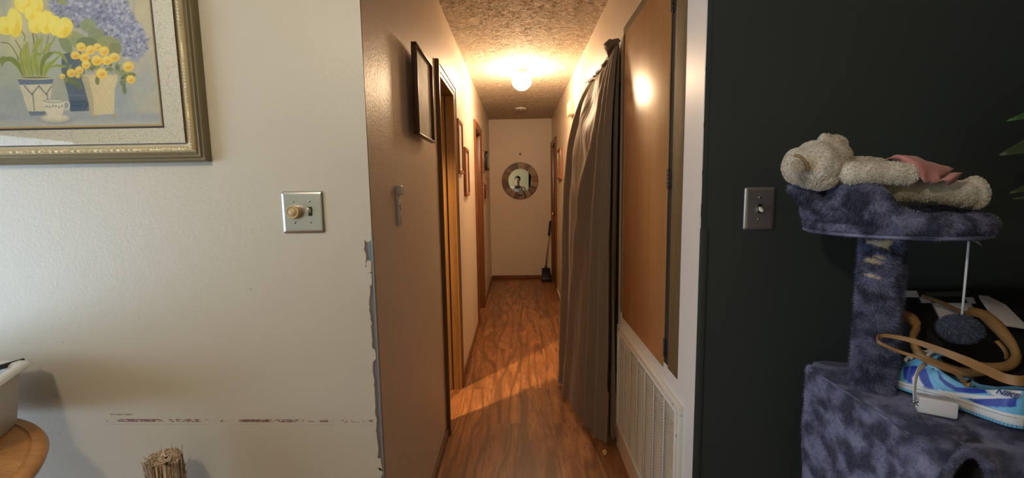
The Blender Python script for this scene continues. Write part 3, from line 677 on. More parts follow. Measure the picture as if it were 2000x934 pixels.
ii, jj = np.meshgrid(np.arange(nrw - 1), np.arange(ncl - 1), indexing='ij'); a0 = (ii * ncl + jj).ravel()
me = bpy.data.meshes.new('print'); me.from_pydata(vsx.tolist(), [], np.stack([a0, a0 + 1, a0 + ncl + 1, a0 + ncl], 1).tolist())
set_vcol(me, np.clip(img, 0, 1)); o = link('flower_print', me, vcol('printed_flower_picture', rough=.7), t)
mb = MB(); mb.box((FLx + .05, PYF + .001, FRz + .05), (FRx - .05, FY - .002, FTz - .05)); mb.build('backing_board', newmat('brown_card', (.2, .14, .08), .8), t)
mb = MB(); mb.add([(mx0, ym - .002, mz0), (mx1, ym - .002, mz0), (mx1, ym - .002, mz1), (mx0, ym - .002, mz1)], [(0, 1, 2, 3)]); mb.build('glass_pane', M['glass'], t)

# ------------------------------------------------------------------ switch plates
def plate_mesh(x0, x1, z0, z1, h=.0065):
    mb = MB(); rows = []; cx, cz = (x0 + x1) / 2, (z0 + z1) / 2; hw, hh = (x1 - x0) / 2, (z1 - z0) / 2
    for inset, d in ((0, 0), (0, .002), (.0012, .0036), (.004, .0054), (.008, .0064), (.010, h)):
        ring = []
        for sx, sz, a0_ in ((1, 1, 0), (-1, 1, 90), (-1, -1, 180), (1, -1, 270)):
            r = max(.006 - inset * .5, .001)
            for k_ in range(5):
                a = math.radians(a0_ + k_ * 22.5); ring.append((cx + sx * (hw - inset - r) + r * math.cos(a), FY - d, cz + sz * (hh - inset - r) + r * math.sin(a)))
        rows.append(ring)
    mb.grid(rows, True); mb.add(rows[-1], [tuple(range(len(rows[-1])))]); return mb
def screw(parent, x, z, y, mat, r=.0034):
    s2 = MB(); MX = Matrix.Translation((x, y, z)) @ Matrix.Rotation(PI / 2, 4, 'X'); s2.lathe([(r, 0), (r * .9, .0010), (r * .3, .0016)], MX, 16)
    o = s2.build('screw', mat, parent, True); s3 = MB(); a = random.uniform(0, PI); MM = Matrix.Translation((x, y - .0016, z)) @ Matrix.Rotation(a, 4, 'Y')
    s3.box((-r * .8, -.0004, -.0004), (r * .8, .0003, .0004), MM); s3.build('screw_slot', M['black'], o)
def toggle(parent, x, z, up, mat):
    s2 = MB(); s2.box((x - .0052, FY - .0076, z - .0125), (x + .0052, FY - .006, z + .0125)); s2.build('toggle_slot', M['black'], parent)
    s2 = MB(); MM = Matrix.Translation((x, FY - .006, z)) @ Matrix.Rotation(math.radians(28 if up else -28), 4, 'X'); s2.add([MM @ Vector(p) for p in
        [(-.0040, 0, -.0052), (.0040, 0, -.0052), (.0040, 0, .0052), (-.0040, 0, .0052), (-.0030, -.0165, -.0030), (.0030, -.0165, -.0030), (.0030, -.0165, .0030), (-.0030, -.0165, .0030)]],
        [(0, 1, 2, 3), (4, 7, 6, 5), (0, 4, 5, 1), (1, 5, 6, 2), (2, 6, 7, 3), (3, 7, 4, 0)]); s2.build('toggle', mat, parent, bevel=.0008)
L0, L1 = at(549, 374, 'Y', FY), at(636, 455, 'Y', FY)
px0, px1, pz0, pz1 = L0.x, L1.x, L1.z, L0.z
t = thing('dimmer_switch_plate', 'square brushed steel double switch plate with a round dimmer knob on cream wall', 'light switch', ((px0 + px1) / 2, FY, pz0))
plate_mesh(px0, px1, pz0, pz1).build('switch_plate', M['steel'], t, True, angle=50)
kp = at(578, 414, 'Y', FY - .006); MX = Matrix.Translation((kp.x, FY - .006, kp.z)) @ Matrix.Rotation(PI / 2, 4, 'X') @ Matrix.Diagonal((1.3, 1.3, 1.15, 1))
mb = MB(); mb.lathe([(.0135, 0), (.0150, .001), (.0148, .012), (.0135, .018), (.0120, .0192), (.0105, .0175), (.0098, .0170), (.0003, .0170)], MX, 40, False); o = mb.build('dimmer_knob', M['ivory'], t, True, angle=40)
mb = MB(); mb.lathe([(.0095, .0170), (.0092, .0182), (.0005, .0186)], MX, 32, False); mb.build('knob_cap', newmat('tan_cap', (.50, .38, .20), .35), o, True)
tp = at(606, 413, 'Y', FY - .006); toggle(t, tp.x, tp.z, False, M['ivory_light'])
for u_, v_ in ((572, 394), (604, 393), (576, 435), (607, 434)):
    p = at(u_, v_, 'Y', FY - .0065); screw(t, p.x, p.z, FY - .0064, M['screw'])
L0, L1 = at(1454, 366, 'Y', FY), at(1510, 449, 'Y', FY)
t = thing('toggle_switch_plate', 'dark pewter single toggle switch plate on the dark green wall', 'light switch', ((L0.x + L1.x) / 2, FY, L1.z))
plate_mesh(L0.x, L1.x, L1.z, L0.z).build('switch_plate', M['darksteel'], t, True, angle=50)
tp = at(1484, 407, 'Y', FY - .006); toggle(t, tp.x, tp.z, True, M['ivory_light'])
for u_, v_ in ((1484, 386), (1482, 429)):
    p = at(u_, v_, 'Y', FY - .0065); screw(t, p.x, p.z, FY - .0064, M['screw'])

# ------------------------------------------------------------------ slim remote in its wall cradle (left hall wall)
ry, rz0, rz1 = 1.508, 1.232, 1.368
t = thing('wall_remote', 'slim white remote control in a wall cradle on the near left hall wall', 'remote control', (HL, ry, rz0))
mb = MB(); mb.box((HL, ry - .019, rz0), (HL + .009, ry + .019, rz1 - .004)); o = mb.build('remote_body', M['white'], t, bevel=.003)
mb = MB(); mb.box((HL, ry - .021, rz1 - .032), (HL + .020, ry + .021, rz1)); mb.build('wall_cradle', newmat('shiny_white_plastic', (.78, .76, .72), .12), t, bevel=.004)
mb = MB(); zc = rz0 + .066
for k_ in range(3):
    MM = Matrix.Translation((HL + .0092, ry, zc)) @ Matrix.Rotation(2 * PI * k_ / 3 + PI / 2, 4, 'X'); mb.box((0, -.0012, .001), (.0006, .0022, .012), MM)
mb.box((HL + .009, ry - .0007, zc - .018), (HL + .0097, ry + .0007, zc - .002)); mb.build('fan_symbol', M['black'], o)
for dy, dz in ((-.006, .030), (.006, .030), (-.006, .022), (.006, .022), (-.006, .014), (.006, .014), (0, .008), (0, .094)):
    mb = MB(); mb.box((HL + .0088, ry + dy - .0022, rz0 + dz - .0016), (HL + .0098, ry + dy + .0022, rz0 + dz + .0016)); mb.build('button', M['black'], o, bevel=.0004)

# ------------------------------------------------------------------ pictures in the hall
M['frame_brown'] = wood('dark_brown_frame_wood', (.09, .04, .022), (.15, .07, .035), 'Z', 9, .3)
M['frame_red'] = wood('reddish_brown_frame_wood', (.26, .105, .05), (.36, .16, .075), 'Z', 9, .35)
M['paper'] = newmat('pale_paper', (.70, .64, .52), .6); k = N(M['paper']); v = k.coords(); k.col(k.ramp(k.noise(v, 9, 4), [(.35, (.68, .63, .53)), (.6, (.88, .83, .72))]))
def wall_picture(name, label, side, y0, y1, z0, z1, fw, dep, fmat, inner, tilt=0, group=None, matw=0, paper=None, glazed=False, standoff=.0):
    s = 1 if side == 'L' else -1; X = (HL if side == 'L' else HR) + s * standoff
    t = thing(name, label, 'picture', (X, (y0 + y1) / 2, z0), group or 'framed pictures in the hall')
    def box(mb, a, b, ya, yb, za, zb): mb.box((min(X + s * a, X + s * b), ya, za), (max(X + s * a, X + s * b), yb, zb))
    mb = MB()
    for ya, yb, za, zb in ((y0, y1, z0, z0 + fw), (y0, y1, z1 - fw, z1), (y0, y0 + fw, z0 + fw, z1 - fw), (y1 - fw, y1, z0 + fw, z1 - fw)): box(mb, 0, dep, ya, yb, za, zb)
    mb.build('frame', fmat, t, bevel=.003 if dep > .012 else .0015)
    mb = MB(); box(mb, .001, dep * .45, y0 + fw * .8, y1 - fw * .8, z0 + fw * .8, z1 - fw * .8); mb.build('picture_sheet', paper or M['paper'], t)
    if inner:
        mb = MB(); box(mb, dep * .45, dep * .5, y0 + fw + matw, y1 - fw - matw, z0 + fw + matw, z1 - fw - matw); mb.build('picture_image', inner, t)
    if glazed: mb = MB(); box(mb, dep * .62, dep * .63, y0 + fw * .9, y1 - fw * .9, z0 + fw * .9, z1 - fw * .9); mb.build('glass_pane', M['glass'], t)
    if standoff:
        mb = MB(); box(mb, -standoff, 0, (y0 + y1) / 2 - .01, (y0 + y1) / 2 + .01, z1 - .06, z1 - .04); mb.build('hanging_hook', M['brass'], t)
    return t
dimimg = newmat('faded_print', (.4, .34, .27), .6); k = N(dimimg); k.col(k.ramp(k.noise(k.coords(), 22, 4), [(.3, (.22, .18, .14)), (.5, (.45, .40, .32)), (.7, (.60, .55, .45))]))
greyimg = newmat('grey_landscape_print', (.35, .33, .28), .5); k = N(greyimg); k.col(k.ramp(k.noise(k.coords(), 16, 4), [(.3, (.34, .33, .28)), (.55, (.56, .53, .45)), (.7, (.70, .66, .56))]))
pinkimg = newmat('rosy_print', (.45, .32, .27), .5)
wall_picture('hall_picture', 'large thin dark-edged picture tilted off the near left hall wall before first doorway', 'L', 1.70, 2.015, 1.558, 1.895, .009, .022, M['frame_brown'], None, standoff=.022, glazed=False)
wall_picture('hall_picture', 'upper of two brown frames between the left doorways', 'L', 3.06, 3.30, 1.462, 1.83, .026, .018, M['frame_red'], greyimg, matw=.012)
wall_picture('hall_picture', 'lower of two brown frames between the left doorways', 'L', 3.40, 3.65, 1.300, 1.672, .026, .020, M['frame_red'], pinkimg, matw=.0)
wall_picture('hall_picture', 'thin brown upper frame just past the second left doorway', 'L', 5.16, 5.32, 1.545, 1.815, .018, .016, M['frame_red'], dimimg, matw=.015)
wall_picture('hall_picture', 'small black frame beside the tall rounded black frame near the hall end', 'L', 5.42, 5.54, 1.57, 1.77, .02, .014, M['black'], dimimg)
wall_picture('hall_picture', 'lower brown frame just past the second left doorway', 'L', 5.10, 5.28, 1.165, 1.43, .018, .016, M['frame_red'], dimimg, matw=.015)
wall_picture('hall_picture', 'small black middle frame of the lower row near the hall end', 'L', 5.42, 5.55, 1.235, 1.41, .02, .014, M['black'], dimimg)
wall_picture('hall_picture', 'brown frame closest to the end wall in the lower row', 'L', 5.80, 6.08, 1.265, 1.50, .02, .016, M['frame_red'], dimimg, matw=.02)
wall_picture('hall_picture', 'brown frame leaning on the right wall before the end door', 'R', 5.02, 5.40, 1.45, 1.80, .022, .028, M['frame_red'], dimimg, matw=.02)
# the tall black frame with an arched top
t = thing('hall_picture', 'tall black frame with a rounded top nearest the end wall', 'picture', (HL, 5.9, 1.60), 'framed pictures in the hall')
ol = [(5.66, 1.60), (6.10, 1.60), (6.10, 1.79)] + [(5.88 + .22 * math.cos(a), 1.79 + .055 * math.sin(a)) for a in np.linspace(0, PI, 12)] + [(5.66, 1.79)]
mb = MB(); mb.prism(ol, lambda a, b, d: (HL + d, a, b), 0, .03); mb.build('frame', M['black'], t, bevel=.003)
il = [(5.88 + (a - 5.88) * .8, 1.715 + (b - 1.715) * .78) for a, b in ol]
mb = MB(); mb.prism(il, lambda a, b, d: (HL + d, a, b), .029, .0312); mb.build('picture_image', newmat('dark_photo', (.05, .045, .04), .2), t)

# ------------------------------------------------------------------ ceiling light
lx, ly = .047, 3.86
t = thing('ceiling_light', 'lit round opal globe light on the hall ceiling', 'ceiling light', (lx, ly, CZ))
MX = Matrix.Translation((lx, ly, CZ))
mb = MB(); mb.lathe([(.062, 0), (.063, -.004), (.058, -.009), (.044, -.016), (.040, -.030), (.043, -.034), (.043, -.040), (.036, -.042), (.034, -.040)], MX, 40); mb.build('lamp_holder', newmat('brass_and_white_holder', (.55, .38, .2), .3, .8), t, True, angle=50)
for q in range(3):
    a = q * 2.1 + .3; mb = MB(); mb.tube([(lx + .042 * math.cos(a), ly + .042 * math.sin(a), CZ - .036), (lx + .052 * math.cos(a), ly + .052 * math.sin(a), CZ - .036)], .003, 8); mb.build('thumb_screw', M['brass'], t, True)
gp = [(.036, -.038), (.040, -.046), (.060, -.056), (.075, -.076), (.081, -.100), (.079, -.125), (.070, -.146), (.054, -.162), (.046, -.167), (.040, -.174), (.022, -.181), (.001, -.183)]
P3 = [(q.x, q.y) for q in path([(a, b, 0) for a, b in gp], 4)]
mb = MB(); mb.lathe(P3, MX, 48, False); mb.build('glass_globe', M['globe'], t, True)
sm = at(1017, 210, 'Z', CZ); t = tag(None or thing('smoke_detector', 'flat round disc on the hall ceiling beyond the globe light', 'smoke detector', (sm.x, 5.72, CZ)), 'flat round disc on the hall ceiling beyond the globe light', 'smoke detector')
mb = MB(); mb.lathe([(.072, 0), (.072, -.012), (.066, -.022), (.03, -.026), (.001, -.026)], Matrix.Translation((sm.x, 5.72, CZ)), 40, False); mb.build('detector_body', M['vent'], t, True, angle=40)
mb = MB(); mb.lathe([(.012, -.0255), (.010, -.030), (.001, -.031)], Matrix.Translation((sm.x, 5.72, CZ)), 16, False); mb.build('test_button', M['ivory'], t, True)
o = MB(); hx = at(1013, 222, 'Z', CZ); o.tube(path([(hx.x, 6.2, CZ), (hx.x, 6.2, CZ - .02), (hx.x + .01, 6.2, CZ - .032), (hx.x + .018, 6.2, CZ - .022)], 5), .0035, 8)
tag(o.build('ceiling_hook', M['brass'], None, True), 'tiny hook screwed in the hall ceiling nearest the end wall', 'hook')

# ------------------------------------------------------------------ round mirror
mc = at(1016, 353, 'Y', EY - .02); mr = .262; ir = .172
t = thing('round_mirror', 'round mirror framed with a mosaic of brown wood blocks on the end wall', 'mirror', (mc.x, EY, mc.z - mr))
wcols = [(.16, .07, .035), (.33, .17, .09), (.22, .16, .10), (.42, .24, .15), (.10, .055, .035), (.30, .13, .07), (.38, .28, .18), (.20, .10, .055)]
wm = [wood('mosaic_wood_%s' % 'abcdefgh'[i], c, tuple(x * 1.3 for x in c), 'X', 14, .45) for i, c in enumerate([tuple(x * .62 for x in c_) for c_ in wcols])]
a = 0; mb = MB()
while a < 2 * PI - .02:
    b = min(a + random.uniform(.11, .26), 2 * PI); mb.cur = random.randrange(8); n = 4; dz = random.uniform(.017, .022)
    pl = [(mc.x + mr * math.cos(lerp(a, b, i / n)), mc.z + mr * math.sin(lerp(a, b, i / n))) for i in range(n + 1)] + [(mc.x + ir * math.cos(lerp(b, a, i / n)), mc.z + ir * math.sin(lerp(b, a, i / n))) for i in range(n + 1)]
    mb.prism(pl, lambda p, q, d: (p, EY - d, q), 0, dz); a = b
mb.build('mosaic_frame', wm, t)
mb = MB(); ring = [[(mc.x + r * math.cos(q), EY - d, mc.z + r * math.sin(q)) for q in np.linspace(0, 2 * PI, 65)[:-1]] for r, d in ((mr - .001, 0), (mr + .005, 0), (mr + .005, .026), (mr - .001, .026))]
mb.grid(ring, True); mb.build('outer_rim', wm[0], t, angle=40)
mb = MB(); mb.lathe([(ir + .002, .009), (.001, .009)], Matrix.Translation((mc.x, EY, mc.z)) @ Matrix.Rotation(PI / 2, 4, 'X'), 64, False); mb.build('mirror_glass', M['mirror'], t)
mb = MB(); mb.box((mc.x - .028, EY - .026, mc.z - mr + .035), (mc.x + .030, EY - .020, mc.z - mr + .060)); mb.build('carved_badge', M['black'], t, bevel=.002)
np_ = at(1016, 301, 'Y', EY)
mb = MB(); mb.lathe([(.018, 0), (.016, .003), (.005, .005), (.004, .012), (.007, .014), (.001, .016)], Matrix.Translation((np_.x, EY, np_.z)) @ Matrix.Rotation(PI / 2, 4, 'X'), 20, False)
tag(mb.build('wall_hook', newmat('tan_nail_head', (.36, .20, .10), .4), None, True), 'small brown nail head on the end wall above the mirror', 'hook')

# ------------------------------------------------------------------ chime box, long-handled dustpan
p0, p1 = at(1106, 197, 'X', HR - .04), at(1119, 224, 'X', HR)
by = (3.98, 4.16); bz = (1.99, 2.105)
t = thing('door_chime', 'cream box fixed high on the right hall wall beyond the curtain', 'door chime', (HR, 4.07, bz[0]))
mb = MB(); mb.box((HR - .045, by[0], bz[0]), (HR, by[1], bz[1])); o = mb.build('chime_cover', newmat('cream_plastic', (.72, .60, .40), .4), t, bevel=.006)
for q in range(5):
    mb = MB(); mb.box((HR - .0462, by[0] + .03 + q * .028, bz[0] + .03), (HR - .0448, by[0] + .038 + q * .028, bz[1] - .03)); mb.build('sound_slot', M['ivory'], o)
dp = at(1068, 545, 'Y', 6.45)
t = thing('lobby_dustpan', 'black dustpan on a long upright handle standing in the far hall corner', 'dustpan', (.40, 6.45, 0))
px_ = .400; yb = 6.44
mb = MB(); mb.add([(px_ - .07, yb - .10, .002), (px_ + .07, yb - .10, .002), (px_ + .065, yb + .06, .002), (px_ - .065, yb + .06, .002), (px_ - .07, yb - .10, .05), (px_ + .07, yb - .10, .05), (px_ + .06, yb + .03, .19), (px_ - .06, yb + .03, .19)],
   [(0, 1, 2, 3), (4, 7, 6, 5), (0, 3, 7, 4), (1, 5, 6, 2), (2, 6, 7, 3), (0, 4, 5, 1)]); mb.build('pan', M['black'], t, bevel=.006)
hb, ht = Vector((px_ - .01, yb + .0, .18)), Vector((px_ + .070, 6.56, .84))
mb = MB(); mb.tube([hb, ht], .009, 12); mb.build('handle', newmat('steel_tube', (.45, .42, .38), .35, .8), t, True)
mb = MB(); mb.tube(path([ht - (ht - hb) * .27, ht - (ht - hb) * .1, ht, ht + Vector((.01, -.02, .03))], 4), [.016] * 13, 14); mb.build('grip', M['black'], t, True)
mb = MB(); mb.tube([hb - Vector((0, 0, .04)), hb + (ht - hb) * .06], .016, 12); mb.build('handle_socket', M['black'], t, True)

# ------------------------------------------------------------------ curtain across the right doorway
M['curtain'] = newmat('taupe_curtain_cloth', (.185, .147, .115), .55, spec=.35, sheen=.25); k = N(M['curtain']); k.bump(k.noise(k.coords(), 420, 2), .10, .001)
t = thing('doorway_curtain', 'taupe grey curtain hung loosely across the right doorway', 'curtain', (HR - .05, 2.55, 0))
NS, NT = 150, 170
def gs(x, c, w_): return math.exp(-((x - c) / w_) ** 2)
RID = [((.02, .03, .05), .045, .030), ((.13, .13, .10), .028, .034), ((.86, .58, .30), .045, .042), ((.93, .84, .78), .030, .040), ((.975, .95, .92), .02, .034)]
def curtain_point(s_, q):
    drop = q * 2.0
    z = 2.035 - .035 * math.sin(PI * min(1, s_ * 1.0)) * (1 - q) - .01 * s_ - drop * (2.0 / 2.0)
    f = 1 - math.exp(-drop / .24)
    low = q ** 1.5
    prof = lerp(.135, .165, gs(s_, .25, .35)) * (1 - .75 * max(0, (s_ - .30) / .70) ** 1.15)
    prof = lerp(prof, prof * 1.05 + .045 * gs(s_, .55, .3), low)
    b = .018 + f * prof
    for (s0, s1, s2), wd, am in RID:
        cc = lerp(s0, s1, q / .38) if q < .38 else lerp(s1, s2, (q - .38) / .62); b += am * (.25 + .75 * f) * gs(s_, cc, wd * (1 + .7 * q))
    for s0, s1, wd in ((.20, .17, .035), (.44, .36, .10), (.74, .70, .06)): b -= .024 * f * gs(s_, lerp(s0, s1, q), wd)
    b += .006 * noise.noise(Vector((s_ * 9, q * 4, 1.3))) + .0025 * noise.noise(Vector((s_ * 40, q * 14, 4)))
    # drooping swag creases between the hooks
    sw = q - .14 * math.sin(PI * min(1, max(0, (s_ - .22) / .66))); b += .017 * math.sin(sw * 40) * math.exp(-(q / .34) ** 2) * gs(s_, .5, .24)
    y = lerp(3.00, 2.185, s_) + .02 * noise.noise(Vector((s_ * 5, q * 3, 9))) * f - .02 * low * gs(s_, .1, .3)
    y += lerp(0, -.0, q)
    return (HR - max(b, .012), y, max(z, .012 + .02 * abs(noise.noise(Vector((s_ * 6, 0, 0))))))
mb = MB(); mb.grid([[curtain_point(j / NS, i / NT) for j in range(NS + 1)] for i in range(NT + 1)])
o = mb.build('curtain_cloth', M['curtain'], t, True); sd = o.modifiers.new('th', 'SOLIDIFY'); sd.thickness = .0016; sd.offset = 0
# gathered heading at the top, bunched at the near nail
rows = []
for i in range(46):
    s_ = i / 45; c = Vector(curtain_point(s_, 0)); n_ = noise.noise(Vector((s_ * 13, 2, 5))); bun = gs(s_, .90, .07)
    c += Vector((-.004 - .012 * bun, 0, .004 + .012 * n_ + .018 * bun)); r = .009 + .006 * abs(n_) + .012 * bun
    rows.append([c + Vector((-math.cos(a) * r * (1 + .3 * math.sin(3 * a + s_ * 30)), .004 * math.sin(5 * a + s_ * 40), math.sin(a) * r * 1.15)) for a in np.linspace(0, 2 * PI, 15)[:-1]])
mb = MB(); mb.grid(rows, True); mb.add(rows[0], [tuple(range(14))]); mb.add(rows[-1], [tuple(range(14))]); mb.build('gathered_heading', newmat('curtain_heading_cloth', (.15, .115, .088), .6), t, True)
nl = Vector(curtain_point(0, 0)); mb = MB(); mb.lathe([(.002, 0), (.002, .045), (.009, .046), (.009, .049), (.001, .050)], Matrix.Translation((HR, nl.y + .01, nl.z)) @ Matrix.Rotation(-PI / 2, 4, 'Y'), 14, False); mb.build('nail', M['screw'], t, True)
# near selvedge hanging straight down the door jamb
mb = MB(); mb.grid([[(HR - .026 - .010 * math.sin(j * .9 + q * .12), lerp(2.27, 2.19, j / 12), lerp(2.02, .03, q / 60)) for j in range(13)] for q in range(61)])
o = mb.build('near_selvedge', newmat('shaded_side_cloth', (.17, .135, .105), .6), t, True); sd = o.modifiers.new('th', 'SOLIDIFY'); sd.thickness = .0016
sp = at(1180, 884, 'Z', .004); mb = MB(); mb.grid([[(sp.x + a * .012 + .004 * b, sp.y + b * .02, .003 + .006 * math.sin(a * 2 + b)) for a in (-1, -.3, .4, 1)] for b in (-1, 0, 1)])
tag(mb.build('paper_scrap', newmat('yellow_scrap', (.55, .42, .12), .6), None, True), 'tiny yellow scrap of paper on the floor under the curtain', 'litter')

# ------------------------------------------------------------------ cat tree
M['plush'] = vcol('slate_blue_plush', rough=.85, spec=.15); M['plush'].node_tree.nodes['Principled BSDF'].inputs['Sheen Weight'].default_value = .55
M['plush'].node_tree.nodes['Principled BSDF'].inputs['Sheen Tint'].default_value = (.55, .62, 1, 1)
PL1, PL2 = np.array([.040, .044, .075]), np.array([.20, .215, .34])
def plush_color(co, s=24):
    f = np.array([noise.fractal(Vector(c) * s, 1.0, 2.0, 3) for c in co]); f = np.clip(.45 + f * 1.5, 0, 1)[:, None]; return PL1 * (1 - f) + PL2 * f
def plush(name, me, parent, count, length, width=.0011, colfn=plush_color, mat=None, lean=(0, 0, -.4), keep=None, jitter=.6, subsample=1):
    co, _ = arrays(me); nb_ = len(co)
    state = rng.bit_generator.state; ids = rng.integers(0, nb_, count)
    if keep is not None: ids = ids[keep(co[ids], _[ids])]
    rng.bit_generator.state = state
    out = furry(me, count, length, width, lean, jitter, keep)
    cols = colfn(co); k_ = len(ids); v_ = rng.uniform(.8, 1.25, k_)[:, None]; bl = cols[ids] * v_
    set_vcol(out, np.vstack([cols, bl, bl, bl])); out.name = name
    return link(name, out, mat or M['plush'], parent)
PC = Vector((.829, 1.002, 0)); PZ = 1.243
t = thing('cat_tree', 'slate blue plush cat tree with a round perch on a post against the dark wall', 'cat tree', (.83, 1.0, 0))
# perch: board, pillowy uneven rim, flared left tip
mb = MB(); mb.lathe([(.001, PZ + .004), (.150, PZ), (.158, PZ + .006), (.160, PZ + .018), (.150, PZ + .024), (.001, PZ + .022)], Matrix.Translation((PC.x, PC.y, 0)), 64, False)
for i in range(64):
    a = 2 * PI * i / 64
    front = gs((a - math.radians(207) + PI) % (2 * PI) - PI, 0, .34); left = gs((a - math.radians(165) + PI) % (2 * PI) - PI, 0, .6); right = gs((a - math.radians(300) + PI) % (2 * PI) - PI, 0, .9)
    r = .021 + .012 * left + .010 * front + .006 * noise.noise(Vector((math.cos(a) * 2, math.sin(a) * 2, 3))) - .004 * right
    zc = PZ + .012 + r * .75 + .016 * left + .030 * front - .004 * right
    mb.ell((PC.x + (.160 - r * .75) * math.cos(a), PC.y + (.160 - r * .75) * math.sin(a), zc), (r, r, r * (1 + .5 * front)), None, 12, 8)
for a0_ in range(0, 360, 30): mb.ell((PC.x + .07 * math.cos(math.radians(a0_)), PC.y + .07 * math.sin(math.radians(a0_)), PZ + .022), (.06, .06, .018), None, 14, 8)
tl = at(1551, 367, 'Y', 1.0); bl_ = Vector((.695, 1.0, 1.285))
for q in range(9):
    f = q / 8; c = bl_.lerp(tl, f); mb.ell(c, (.030 - .021 * f, .045 - .03 * f, .022 - .014 * f), None, 12, 8)
me = remeshed(mb, .0032, 5); displace(me, lambda p: .004 * noise.fractal(p * 28, 1, 2, 3))
plush('perch', me, t, 70000, .0075, .0010, lean=(0, 0, -.2))
mb = MB(); mb.tube([(PC.x + .160 * math.cos(a), PC.y + .160 * math.sin(a), PZ + .001) for a in np.linspace(0, 2 * PI, 72)], .0032, 8)
me = mb.mesh('piping'); set_vcol(me, plush_color(arrays(me)[0])); link('perch_piping', me, M['plush'], t, True)
# post with worn patches showing the card tube
POX, POY, POR, CZT = .815, 1.0, .0345, .880
rows = []
for i in range(150):
    z = lerp(CZT - .005, PZ + .005, i / 149); rows.append([(POX + (POR + .0018 * noise.noise(Vector((math.cos(a) * 1.5, math.sin(a) * 1.5, z * 30)))) * math.cos(a), POY + POR * math.sin(a), z) for a in np.linspace(0, 2 * PI, 81)[:-1]])
mb = MB(); mb.grid(rows, True); me = mb.mesh('post')
patches = [at(u_, v_, 'Y', POY - POR * .8) for u_, v_ in ((1722, 476), (1733, 466), (1712, 511), (1722, 503), (1713, 541), (1708, 464))]; psz = [(.017, .0075), (.010, .010), (.014, .0060), (.009, .0055), (.007, .0045), (.006, .006)]
def bare(co):
    co = np.asarray(co); m_ = np.zeros(len(co), bool)
    az = np.arctan2(co[:, 1] - POY, co[:, 0] - POX); facing = (co[:, 1] < POY + .005)
    for p, (sx_, sz_) in zip(patches, psz):
        n_ = np.array([noise.noise(Vector(c) * 160) for c in co]) if len(co) < 20000 else np.sin(co[:, 0] * 900 + co[:, 2] * 700) * .3
        m_ |= (((co[:, 0] - p.x) / sx_) ** 2 + ((co[:, 2] - p.z + (co[:, 0] - p.x) * .25) / sz_) ** 2 < 1 + n_ * .9) & facing
    return m_
def postcol(co):
    c = plush_color(co, 32); b_ = bare(co); c[b_] = np.array([.50, .40, .26]); return c
plush('post', me, t, 34000, .0145, .0010, postcol, lean=(.1, -.05, -.1), keep=lambda c, n: ~bare(c), jitter=.9)
# condo: plush-covered box with rounded edges and an arched opening
cx0, cx1, cy0, cy1, cb = .752, 1.40, .775, 1.165, .52
def condo_shape():
    mb = MB(); R_ = .03
    zt_, = (CZT,)
    mb.box((cx0 + R_, cy0 + R_ + .03, cb), (cx1 - R_, cy1 - .01, zt_)); mb.box((cx0, cy0 + .036, cb), (cx1, cy1 - R_, zt_ - .012)); mb.box((cx0 + .036, cy0 + .0, cb), (cx1 - .036, cy1 - R_, zt_ - .018))
    mb.box((cx0 + .004, cy0 + .040, cb), (cx1 - .004, cy1 - .02, zt_ - .004))
    mb.lathe([(.001, cb), (.038, cb), (.038, zt_ - .016), (.030, zt_ - .008), (.001, zt_ - .008)], Matrix.Translation((cx0 + .038, cy0 + .038, 0)), 24, False)
    return mb
mbx = condo_shape(); me = remeshed(mbx, .0048, 8)
o = link('condo', me, M['plush']); cut = MB(); hc = at(1888, 935, 'Y', cy0)
hr = (at(1930, 935, 'Y', cy0).x - at(1846, 935, 'Y', cy0).x) / 2; htop = CZT - .020; hr += .006
ov = [(hc.x + hr * math.cos(a), htop - .075 + .075 * math.sin(a)) for a in np.linspace(0, PI, 16)] + [(hc.x - hr, htop - .18), (hc.x + hr, htop - .18)]
cut.prism(ov, lambda a, b, d: (a, d, b), cy0 - .1, cy0 + .30); cu = cut.build('cutter', M['plush'])
bo = o.modifiers.new('b', 'BOOLEAN'); bo.object = cu; bo.operation = 'DIFFERENCE'; bo.solver = 'EXACT'
me2 = evaluated(o); bpy.data.objects.remove(o); bpy.data.objects.remove(cu)
displace(me2, lambda p: .006 * noise.fractal(p * 11, 1, 2, 3) if not (abs(p.x - hc.x) < hr + .01 and cy0 + .02 < p.y < cy0 + .33 and p.z < htop + .01) else 0)
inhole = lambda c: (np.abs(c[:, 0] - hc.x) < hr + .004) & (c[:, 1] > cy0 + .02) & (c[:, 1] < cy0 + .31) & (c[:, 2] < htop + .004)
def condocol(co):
    c = plush_color(co, 20); c[inhole(co)] = np.array([.02, .019, .02]); return c  # vertex colour darkened inside the opening to imitate shade
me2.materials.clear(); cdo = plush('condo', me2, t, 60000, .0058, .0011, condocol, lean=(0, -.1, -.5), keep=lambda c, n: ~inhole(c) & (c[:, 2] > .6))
cdo.data.materials.append(newmat('painted_hole_shade', (.020, .018, .020), .95))  # near-black faces stand in for shade inside the opening
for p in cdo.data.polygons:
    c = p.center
    if len(p.vertices) and abs(c.x - hc.x) < hr + .002 and cy0 + .022 < c.y < cy0 + .305 and c.z < htop + .002 and c.z > htop - .20: p.material_index = 1
